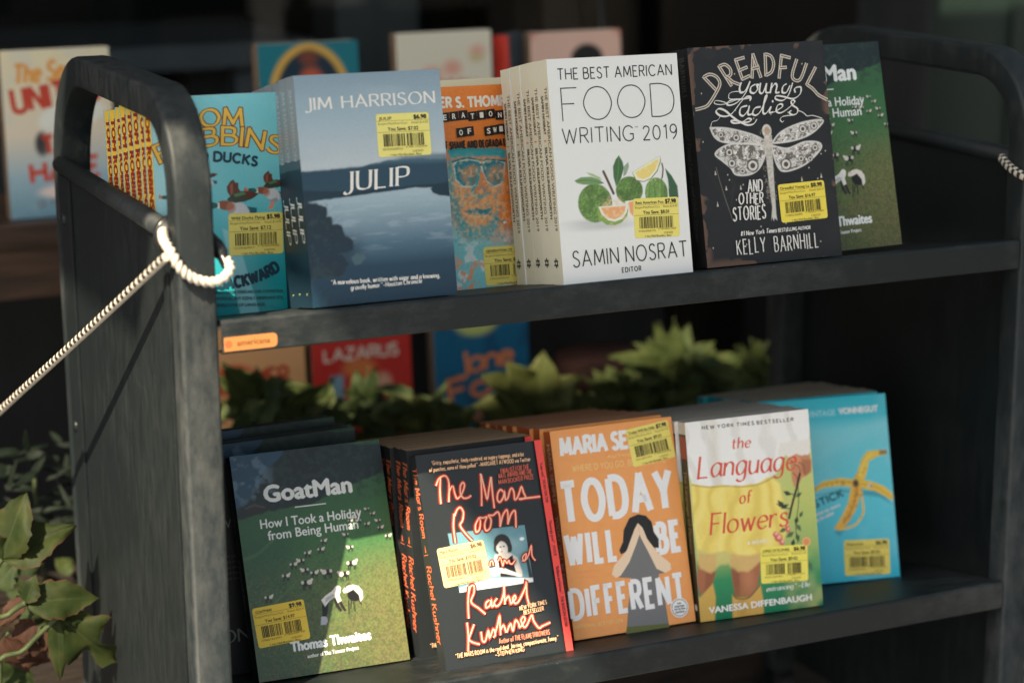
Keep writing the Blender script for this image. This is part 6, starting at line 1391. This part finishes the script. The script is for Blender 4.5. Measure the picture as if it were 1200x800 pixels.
# ================================================================== books in the shop window (out of focus)
def bg_book(name, label, q, t, art, hard=True, group='books on show in the shop window', page=None):
    def f(w, h, t_):
        mb, p, sp = std(w, h, t_, ink(200, 190, 170), ink(120, 100, 80), hard=hard)
        A = Art(w, h, .07); art(A, w, h, p); A.c *= 1.0; A.put(mb, front_frame(), 0, .4); return mb
    b = make_book(name, label, 'book', q, t, f, page or PAGE_W, hard=hard)
    b['group'] = group; return b
def art_a(A, w, h, p):
    A.vgrad([(0, (110, 150, 166)), (2, (150, 178, 188)), (4.2, (222, 208, 184)), (h, (236, 214, 176))])
    A.ell(w * .62, h * .60, 1.7, .75, (236, 228, 214), .1, .2); A.ell(w * .33, h * .44, .35, .6, (60, 56, 56), .1); A.ell(w * .55, h * .15, 1.5, .35, (226, 206, 196), .1)
    A.mix(sst(.5, .8, vnoise(A.X, A.Y, .8, 3, 3)) * .3, (190, 200, 200))
    r = ink(196, 70, 50)
    p.pen('The Secret', (.6, 6.7), (4.6, 7.0), .9, .2, ink(232, 158, 76), gap=.15, slant=.2)
    p.pen('UNITED', (.55, 5.3), (4.9, 5.75), 1.15, .26, r, gap=.24); p.pen('TO', (1.9, 3.15), (3.3, 3.3), .85, .24, r, gap=.24); p.pen('HATE', (1.2, 1.75), (4.6, 1.95), .95, .24, r, gap=.24)
    p.pen('a novel', (1.4, .5), (3.8, .6), .5, .07, ink(120, 110, 110))
def art_b(A, w, h, p):
    A.fill((18, 116, 128))
    A.ell(w * .5, h * .62, 2.3, 3.0, (214, 168, 74), .08); A.ell(w * .5, h * .62, 1.9, 2.6, (14, 44, 60), .1); A.ell(w * .52, h * .72, .7, .9, (196, 90, 50), .25); A.ell(w * .56, h * .73, .3, .35, (226, 70, 60), .2); A.ell(w * .5, h * .9, .5, .4, (120, 60, 40), .25)
    p.pen('MOON', (1.2, 1), (4.2, 1), .8, .16, ink(214, 168, 74))
def art_c(A, w, h, p):
    A.fill((240, 218, 194))
    for cx, cy, r_ in ((.36, .72, .55), (.58, .76, .5), (.78, .60, .5), (.25, .5, .5), (.85, .86, .4), (.5, .45, .6)): A.ell(w * cx, h * cy, r_, r_ * .8, (226, 140, 116), .3, 0, .75)
    A.ell(w * .84, h * .82, .4, .25, (206, 190, 140), .2); p.pen('GARDEN', (.9, 4.9), (4.6, 4.9), .7, .1, ink(210, 110, 90)); p.pen('letters', (1.2, 1.2), (4.2, 1.2), .9, .1, ink(130, 110, 100))
def art_d(A, w, h, p):
    A.fill((196, 110, 84)); A.ell(w * .5, h * .82, 3.4, 2.0, (232, 186, 166), .3)
    A.ell(w * .62, h * .80, 1.0, .85, (20, 18, 18), .1); A.ell(w * .3, h * .45, 1.6, 1.2, (150, 60, 44), .3); p.pen('RIVER', (.9, 1.2), (4.6, 1.2), 1.0, .16, ink(236, 226, 210))
def art_e(A, w, h, p):
    A.fill((228, 170, 116)); A.ell(w * .3, h * .72, 1.2, .8, (214, 84, 50), .2); A.ell(w * .7, h * .55, 1.2, 1.0, (236, 196, 150), .3); p.pen('SUMMER', (.6, 6.4), (4.6, 6.5), .9, .2, ink(190, 70, 44))
def art_f(A, w, h, p):
    A.fill((204, 52, 44)); A.poly([(.9, 2.6), (1.6, 2.6), (1.7, 6.6), (1.0, 6.6)], (130, 170, 190), .15); A.poly([(2.0, 1.0), (4.4, 1.0), (4.6, 5.2), (2.2, 5.4)], (150, 36, 34), .2); A.ell(2.6, 6.9, .9, .5, (226, 130, 70), .2); A.ell(3.9, 5.9, .5, .6, (226, 168, 140), .2)
    p.pen('LAZARUS', (.7, 7.4), (4.8, 7.4), .6, .14, ink(236, 210, 190))
def art_g(A, w, h, p):
    A.fill((26, 104, 140)); A.mix(sst(.45, .7, vnoise(A.X, A.Y, .9, 5, 3)) * .5, (20, 70, 104)); A.ell(w * .45, h * .92, 1.2, .7, (196, 206, 120), .2); A.ell(w * .25, h * .2, .8, .6, (150, 180, 200), .2)
    o = ink(232, 138, 88); p.pen('Jane', (1.3, 5.9), (4.6, 6.2), 1.15, .24, o, gap=.1); p.pen('Fox', (.9, 4.4), (4.4, 4.9), 1.2, .26, o, gap=.14); p.pen('and me', (.9, 3.2), (4.4, 3.5), .9, .2, o)
WB = (
    ('hardcover', 'cream and pale blue book with red capitals on the window ledge at the far left', (-.15, 36.7, 12.26, 0, 3.5, 5.45, 8.35, 0), 1.0, art_a),
    ('hardcover', 'dark teal book with golden arcs, leftmost above the top shelf books', [(13.30,37.30,20.24)][0] , 1.0, art_b),
    ('hardcover', 'blush cream book with pink blooms standing above the orange and teal portrait book', [(21.03,37.30,20.46)][0], .9, art_c),
    ('hardcover', 'salmon pink book with a black oval hole standing above the white lime paperback', [(28.94,37.30,20.15)][0], .9, art_d),
    ('paperback', 'peach book with an orange patch, leftmost on the low step under the ledge', [(8.41,33.00,6.27)][0], .9, art_e),
    ('paperback', 'bright red book on the low step seen between the two shelves', [(14.33,33.00,6.02)][0], .9, art_f),
    ('paperback', 'blue book with orange script on the low step seen between the two shelves', [(21.20,33.00,5.97)][0], .9, art_g))
for k, (nm, lb, q, t, fn) in enumerate(WB):
    if len(q) == 3:
        zb = 12.26 if k < 4 else -3.39
        hh = (q[2] - zb) / math.cos(R(4))
        q = (q[0], q[1], zb, 0.0, 4.0, 5.55, max(6.5, hh), 0.0)
    bg_book(nm, lb, q, t, fn, hard=nm == 'hardcover')
q = [(27.79,37.60,20.09)][0]
def red_cover(w, h, t):
    mb, p, sp = std(w, h, t, ink(70, 78, 84), ink(206, 62, 48)); p.pen('ISLAND', (.8, 5), (4, 5), .7, .1, ink(220, 210, 200)); return mb
c = make_book('hardcover', 'grey book with a red spine standing edge on beside the salmon pink book', 'book', (q[0] + .1, q[1], 12.26, 38, 3, 3.2, (q[2] - 12.26), 0), 1.0, lambda w, h, t: red_cover(w, h, t), PAGE_W, hard=True, group='books on show in the shop window')

# ================================================================== plants
def leaf_mat(name, c1, c2, edge, rough=.6):
    m, n, l, bs = base_mat(name, c1, rough, .16)
    a = n.new('ShaderNodeVertexColor'); a.layer_name = 'art'      # x across, y along, z towards the margin
    sep = n.new('ShaderNodeSeparateColor'); l.new(a.outputs[0], sep.inputs[0])
    tc = n.new('ShaderNodeTexCoord'); no = n.new('ShaderNodeTexNoise'); no.inputs['Scale'].default_value = 45; no.inputs['Detail'].default_value = 5
    l.new(tc.outputs['Object'], no.inputs['Vector'])
    mx = n.new('ShaderNodeMix'); mx.data_type = 'RGBA'; mx.inputs[6].default_value = (*c1, 1); mx.inputs[7].default_value = (*c2, 1)
    cr = n.new('ShaderNodeMapRange'); cr.inputs[1].default_value = .38; cr.inputs[2].default_value = .62; l.new(no.outputs[0], cr.inputs[0]); l.new(cr.outputs[0], mx.inputs[0])
    # veins
    v = n.new('ShaderNodeMapRange'); v.inputs[1].default_value = .93; v.inputs[2].default_value = 1.0; l.new(sep.outputs[0], v.inputs[0])
    mv = n.new('ShaderNodeMix'); mv.data_type = 'RGBA'; l.new(v.outputs[0], mv.inputs[0]); l.new(mx.outputs[2], mv.inputs[6])
    mv.inputs[7].default_value = (*[min(.5, q * 1.8 + .02) for q in c2], 1)
    # scorched margin
    ad = n.new('ShaderNodeMath'); ad.operation = 'MULTIPLY_ADD'; ad.inputs[1].default_value = .5
    l.new(no.outputs[0], ad.inputs[0]); l.new(sep.outputs[2], ad.inputs[2])
    e = n.new('ShaderNodeMapRange'); e.inputs[1].default_value = 1.12; e.inputs[2].default_value = 1.2; l.new(ad.outputs[0], e.inputs[0])
    me_ = n.new('ShaderNodeMix'); me_.data_type = 'RGBA'; l.new(e.outputs[0], me_.inputs[0]); l.new(mv.outputs[2], me_.inputs[6]); me_.inputs[7].default_value = (*edge, 1)
    l.new(me_.outputs[2], bs.inputs['Base Color'])
    tr = n.new('ShaderNodeBsdfTranslucent'); l.new(me_.outputs[2], tr.inputs[0])
    ms = n.new('ShaderNodeMixShader'); ms.inputs[0].default_value = .25
    l.new(bs.outputs[0], ms.inputs[1]); l.new(tr.outputs[0], ms.inputs[2]); l.new(ms.outputs[0], n['Material Output'].inputs[0])
    bp = n.new('ShaderNodeBump'); bp.inputs['Strength'].default_value = .35; bp.inputs['Distance'].default_value = .004; l.new(no.outputs[0], bp.inputs['Height']); l.new(bp.outputs[0], bs.inputs['Normal'])
    return m
def add_leaf(mb, base, tip, width, mat, facing=(-.4, -.85, .35), lobes=0, curl=.18, fold=.25, scorch=0.0, rng=random, ragged=.07, nt=18, ns=6):
    base, tip = Vector(base), Vector(tip); ax = tip - base; L = ax.length; ax.normalize()
    f = Vector(facing); f = (f - ax * f.dot(ax)).normalized(); sd = ax.cross(f).normalized()
    ph = rng.uniform(0, 6); pts = np.zeros((nt + 1, 2 * ns + 1, 3)); cols = np.zeros((nt + 1, 2 * ns + 1, 3))
    for i in range(nt + 1):
        t = i / nt
        prof = (math.sin(math.pi * min(1, t ** .72)) ** 1.0 * (1 - .25 * t)) if t < 1 else 0
        if lobes: prof = prof * (.72 + .42 * math.cos(2 * math.pi * (t * lobes + .35))) if 0 < t < 1 else prof
        prof = max(.0, prof)
        for j in range(2 * ns + 1):
            s_ = (j - ns) / ns
            wv = width * .5 * prof * (1 + ragged * (math.sin(t * 31 + ph + (3 if s_ > 0 else 0)) + .6 * math.sin(t * 67 + ph * 2 + (1 if s_ > 0 else 0))))
            lift = fold * abs(s_) * wv + .06 * width * math.sin(t * 9 + ph + s_ * 2) * abs(s_)
            drop = -curl * L * (t - .35) ** 2 - .12 * L * max(0, abs(s_) - .6) * prof
            q = base + ax * (t * L + (.10 * L * abs(s_) ** 1.5 * (1 if lobes else .3)) * (1 - t) * 0) + sd * (s_ * wv) + f * (lift + drop)
            if lobes: q = q + ax * (abs(s_) ** 1.3 * wv * .35)
            pts[i, j] = q
            vein = max(1 - abs(s_) * 6, 1 - abs(((t * 6 - abs(s_) * 1.6) % 1.0) - .5) * 2 * .16 - .07 if abs(s_) < .9 else 0)
            vein = (1 if abs(s_) < .05 else 0)
            cols[i, j] = (vein, t, min(1, max(abs(s_) ** 2.5, t ** 6) * scorch))
    mb.grid(pts, mat, True, cols)
green_l = leaf_mat('scorched_green_leaf', (.017, .028, .007), (.034, .044, .012), (.07, .026, .016))
brown_l = leaf_mat('dry_brown_leaf', (.035, .016, .010), (.065, .032, .02), (.06, .03, .02), .7)
dark_l = leaf_mat('dark_green_leaf', (.022, .036, .012), (.038, .056, .018), (.05, .04, .02))
lime_l = leaf_mat('pale_green_leaf', (.052, .064, .017), (.08, .09, .027), (.14, .10, .05))
shade_l = leaf_mat('shaded_blue_green_leaf', (.005, .010, .007), (.010, .017, .010), (.015, .01, .006))  # leaf colour darkened to stand in for shade on the rear left plant
mid_l = leaf_mat('mid_green_leaf', (.034, .050, .014), (.058, .074, .022), (.08, .06, .03))
stem_m = noise_mat('green_stem', (.03, .045, .015), (.055, .07, .025), 50, .6, .3)
twig_m = noise_mat('brown_twig', (.06, .035, .022), (.1, .06, .04), 50, .8, .2)
def plant(name, label, root, leaves, stems, stem_mat=stem_m, seed=1, group=None):
    """leaves: (base, tip, width, material, lobes, facing, scorch); stems: lists of points"""
    rng = random.Random(seed)
    t_ = thing(name, label, 'plant', root, group)
    mb = MB()
    for lf in leaves: add_leaf(mb, lf[0], lf[1], lf[2], lf[3], lf[5], lf[4], scorch=lf[6], rng=rng, curl=rng.uniform(.1, .3), fold=rng.uniform(.1, .4), nt=lf[7] if len(lf) > 7 else 18, ns=lf[8] if len(lf) > 8 else 6)
    at(mb, root).build('foliage', t_)
    mb = MB()
    for st, r_ in stems: mb.tube(cr_spline3(st), r_, stem_mat, 7)
    at(mb, root).build('stem', t_)
    return t_
def cr_spline3(p): return [Vector(q) for q in cr_spline(p, False, 6)]
FACE = (-.45, -.8, .45)
# scorched leaves in front of the left end panel
root = (-6.5, 14, GZ)
L_ = []
def lf(y, b, t, w, m, lobes, sc, face=FACE, nt=22, ns=7): L_.append((b, t, w, m, lobes, face, sc, nt, ns))
bp_ = [(-5.60,14.00,2.41),(-5.25,14.00,4.72),(-2.54,14.00,3.54),(-5.09,14.00,0.68),(-1.67,14.00,-0.02),(-3.69,14.00,-0.59),(-1.09,14.00,-2.69),(-3.95,14.00,-0.81),(-4.90,14.00,-1.96),(-5.97,14.00,3.01),(-4.47,14.00,5.16),(-5.41,14.00,-1.69),(-3.39,14.00,-3.36),(-3.71,14.00,0.27),(-1.94,14.00,-1.14),(-4.71,14.00,2.27),(-3.30,14.00,2.62)]
lf(14, bp_[0], bp_[10], 2.3, green_l, 0, .95, (-.5, -.7, .5)); lf(14, bp_[0], bp_[2], 2.2, green_l, 0, 1.0, (-.2, -.7, .7)); lf(14, bp_[0], [(-6.62,14.00,3.47)][0], 1.6, green_l, 0, 1.0, (-.3, -.7, .6)); lf(14, bp_[15], bp_[16], 1.0, green_l, 0, 1.05)
bq = [(-5.02,12.50,0.95),(-1.91,12.50,0.79),(-3.76,12.50,0.16),(-1.43,12.50,-2.31),(-4.19,12.50,-1.17),(-2.05,12.50,-0.60),(-3.99,12.50,-2.50)]
lf(12.5, bq[0], bq[1], 1.9, green_l, 0, 1.0, (-.1, -.8, .6)); lf(12.5, bq[0], [(-4.54,12.50,2.11)][0], 1.0, green_l, 0, 1.05, (-.2, -.7, .6))
lf(12.5, bq[2], bq[3], 2.5, green_l, 2.0, .95, (-.3, -.9, .3)); lf(12.5, bq[2], [(-2.24,12.50,-0.08)][0], .8, green_l, 0, .95, (-.3, -.9, .3)); lf(12.5, bq[2], [(-3.86,12.50,-2.71)][0], 1.1, green_l, 0, 1.05, (-.3, -.9, .3))
for b, t, w in zip([(-4.54,13.50,-0.17),(-5.31,13.50,-1.34),(-3.86,13.50,-0.46),(-4.83,13.50,0.80),(-5.79,13.50,-0.70)], [(-5.60,13.50,-1.47),(-3.96,13.50,-2.13),(-4.37,13.50,-1.87),(-6.11,13.50,-0.28),(-4.86,13.50,-2.53)], (1.1, 1.2, .9, .9, 1.2)): lf(13.5, b, t, w, brown_l, 0, .6)
for b, t, w in zip([(-5.59,16.00,0.46),(-4.78,16.00,-0.81),(-5.93,16.00,-2.14),(-4.26,16.00,-3.96)], [(-4.44,16.00,1.79),(-3.65,16.00,0.15),(-4.61,16.00,-3.90),(-6.00,16.00,-3.27)], (1.3, 1.3, 1.5, 1.4)): lf(16, b, t, w, dark_l, 0, .8)
s_ = [([(-6.5, 14, GZ), [(-8.12,14.00,-3.64)][0], [(-6.45,14.00,0.89)][0], bp_[0]], .11), ([(-6.5, 14, GZ), [(-7.45,13.00,-1.16)][0], [(-5.65,13.00,0.37)][0], bq[0]], .12), ([(-6.2, 13.6, GZ), [(-6.53,13.00,-2.79)][0], [(-5.06,13.00,-1.20)][0], bq[2]], .11), ([(-6.5, 14, GZ), [(-5.82,15.00,-2.93)][0], [(-5.35,15.00,-1.12)][0]], .1)]
plant('leafy_plant', 'green lobed leaves with scorched brown edges beside the foot of the left end panel', root, L_, s_, seed=3)
# broad pale leaves seen through the gap
def fan(center, tips, width, mat, lobes=0, scorch=.3, face=FACE, jit=.25, seed=1, nt=16, ns=5):
    rng = random.Random(seed); out = []
    for tp in tips:
        b = Vector(center) + Vector((rng.uniform(-.2, .2), rng.uniform(-.4, .4), rng.uniform(-.2, .2)))
        t = Vector(tp) + Vector((rng.uniform(-jit, jit), rng.uniform(-.6, .6), rng.uniform(-jit, jit)))
        fc = (face[0] + rng.uniform(-.3, .3), face[1], face[2] + rng.uniform(-.3, .3))
        out.append((b, t, width * rng.uniform(.85, 1.15), mat, lobes, fc, scorch, nt, ns))
    return out
c = [(24.53,28.00,1.64)][0]
lv = fan(c, [(21.89,28.00,4.14),(23.34,28.00,4.61),(25.28,28.00,4.50),(27.05,28.00,3.20),(27.85,28.00,1.71),(21.39,28.00,2.38),(25.27,28.00,2.71),(23.32,28.00,2.61)], 2.6, lime_l, 0, .45, (-.3, -.75, .6), seed=4)
plant('leafy_plant', 'broad pale green leaves in the gap between the shelves, right of the blue book', (c[0], 28.5, -5.2), lv, [([(c[0], 28.5, -5.2), (c[0] - .3, 28.2, 0), c], .13)], seed=5)
for lab, mat, w, c, tips, sd in (
    ('tall bunch of pointed green leaves in the gap between the shelves, rising highest of all', mid_l, 1.25, [(32.83,28.00,3.02)][0], [(28.25,28.00,2.51),(29.00,28.00,3.91),(30.51,28.00,4.58),(31.37,28.00,4.82),(31.88,28.00,5.65),(32.80,28.00,5.75),(33.94,28.00,5.35),(35.16,28.00,4.19),(35.96,28.00,3.15),(31.29,28.00,2.72),(33.36,28.00,1.78),(34.93,28.00,1.84),(29.76,28.00,2.66)], 20),
    ('bunch of pointed green leaves beside the right end panel in the gap', mid_l, 1.2, [(37.85,28.00,1.99)][0], [(35.71,28.00,2.61),(36.59,28.00,3.80),(37.54,28.00,4.13),(38.62,28.00,3.83),(39.44,28.00,3.02),(39.84,28.00,2.25),(39.65,28.00,1.40),(37.06,28.00,1.36),(36.00,28.00,1.48),(38.37,28.00,2.89)], 21),
    ('low green leaves between the broad pale leaves and the tall pointed bunch', mid_l, 1.3, [(29.66,28.00,1.59)][0], [(27.25,28.00,3.18),(28.25,28.00,3.25),(29.25,28.00,3.42),(30.52,28.00,3.00),(31.55,28.00,2.32),(27.75,28.00,1.72),(32.07,28.00,1.22),(30.02,28.00,2.40)], 22),
    ('dark green leaves in front of the peach book on the low step', mid_l, 1.5, [(9.56,28.00,3.85)][0], [(7.67,28.00,5.36),(8.00,28.00,5.97),(8.76,28.00,5.59),(9.63,28.00,5.66),(10.39,28.00,5.06),(11.56,28.00,4.41),(12.65,28.00,3.84),(12.98,28.00,3.01),(11.29,28.00,3.21),(7.92,28.00,4.05),(7.58,28.00,3.22),(10.02,28.00,4.45),(10.87,28.00,3.70)], 23),
    ('small dark leaves in front of the bright red book', dark_l, 1.0, [(15.11,28.00,2.98)][0], [(14.36,28.00,3.96),(14.92,28.00,4.55),(15.47,28.00,4.93),(16.05,28.00,4.43),(16.36,28.00,3.59),(16.94,28.00,2.81),(14.07,28.00,3.33),(13.52,28.00,2.86),(15.80,28.00,3.48)], 24),
    ('low pale green leaves in front of the blue book with orange script', lime_l, 1.3, [(18.55,28.00,2.13)][0], [(15.79,28.00,2.77),(16.71,28.00,3.02),(17.64,28.00,3.09),(18.80,28.00,2.86),(19.97,28.00,2.64),(20.91,28.00,2.16),(21.39,28.00,1.79),(17.16,28.00,2.43),(19.49,28.00,2.24)], 25),
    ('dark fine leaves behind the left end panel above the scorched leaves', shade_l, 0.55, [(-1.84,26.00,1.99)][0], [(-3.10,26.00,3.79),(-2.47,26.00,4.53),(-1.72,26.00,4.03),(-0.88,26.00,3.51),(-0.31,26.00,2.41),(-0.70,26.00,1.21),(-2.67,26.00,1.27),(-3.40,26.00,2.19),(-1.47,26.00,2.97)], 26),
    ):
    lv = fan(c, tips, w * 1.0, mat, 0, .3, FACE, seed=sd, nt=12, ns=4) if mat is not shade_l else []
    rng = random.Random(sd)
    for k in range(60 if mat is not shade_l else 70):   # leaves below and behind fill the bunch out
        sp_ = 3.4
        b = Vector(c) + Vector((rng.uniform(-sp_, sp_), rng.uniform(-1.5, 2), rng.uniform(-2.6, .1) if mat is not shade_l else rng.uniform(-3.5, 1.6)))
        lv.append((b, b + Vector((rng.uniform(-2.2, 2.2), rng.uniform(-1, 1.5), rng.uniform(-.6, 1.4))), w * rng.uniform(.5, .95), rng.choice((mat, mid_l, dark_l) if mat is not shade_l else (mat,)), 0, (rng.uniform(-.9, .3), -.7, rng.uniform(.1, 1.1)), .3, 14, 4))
    st = [([(c[0] + rng.uniform(-.8, .8), c[1] + .4, -5.2), (c[0] + rng.uniform(-.5, .5), c[1] + .3, (c[2] - 5.2) / 2), c], .09)] + [([c, (Vector(c) + Vector(t)) / 2 + Vector((0, 0, .1)), t], .04) for t in tips[:6] if mat is not shade_l]
    plant('leafy_plant', lab, (c[0], c[1] + .4, -5.2), lv, st, seed=sd)
# trailing undergrowth along the planter
mb = MB(); rng = random.Random(77)
for k in range(420):
    x = rng.uniform(-24, 60); y = rng.uniform(22, 30); z = -5 + rng.uniform(0, 3.6) * (1 if x < 2 or x > 8 else 1)
    b = Vector((x, y, z)); add_leaf(mb, b, b + Vector((rng.uniform(-1.6, 1.6), rng.uniform(-1.4, .8), rng.uniform(-.3, 1.5))), rng.uniform(.6, 1.2), rng.choice((dark_l, dark_l, mid_l, brown_l)), (rng.uniform(-.8, .3), -.8, rng.uniform(.2, 1)), 0, scorch=.5, rng=rng, nt=8, ns=3)
tag(mb.build('undergrowth'), 'dark tangled leaves covering the planter soil', 'ground cover', kind='stuff')
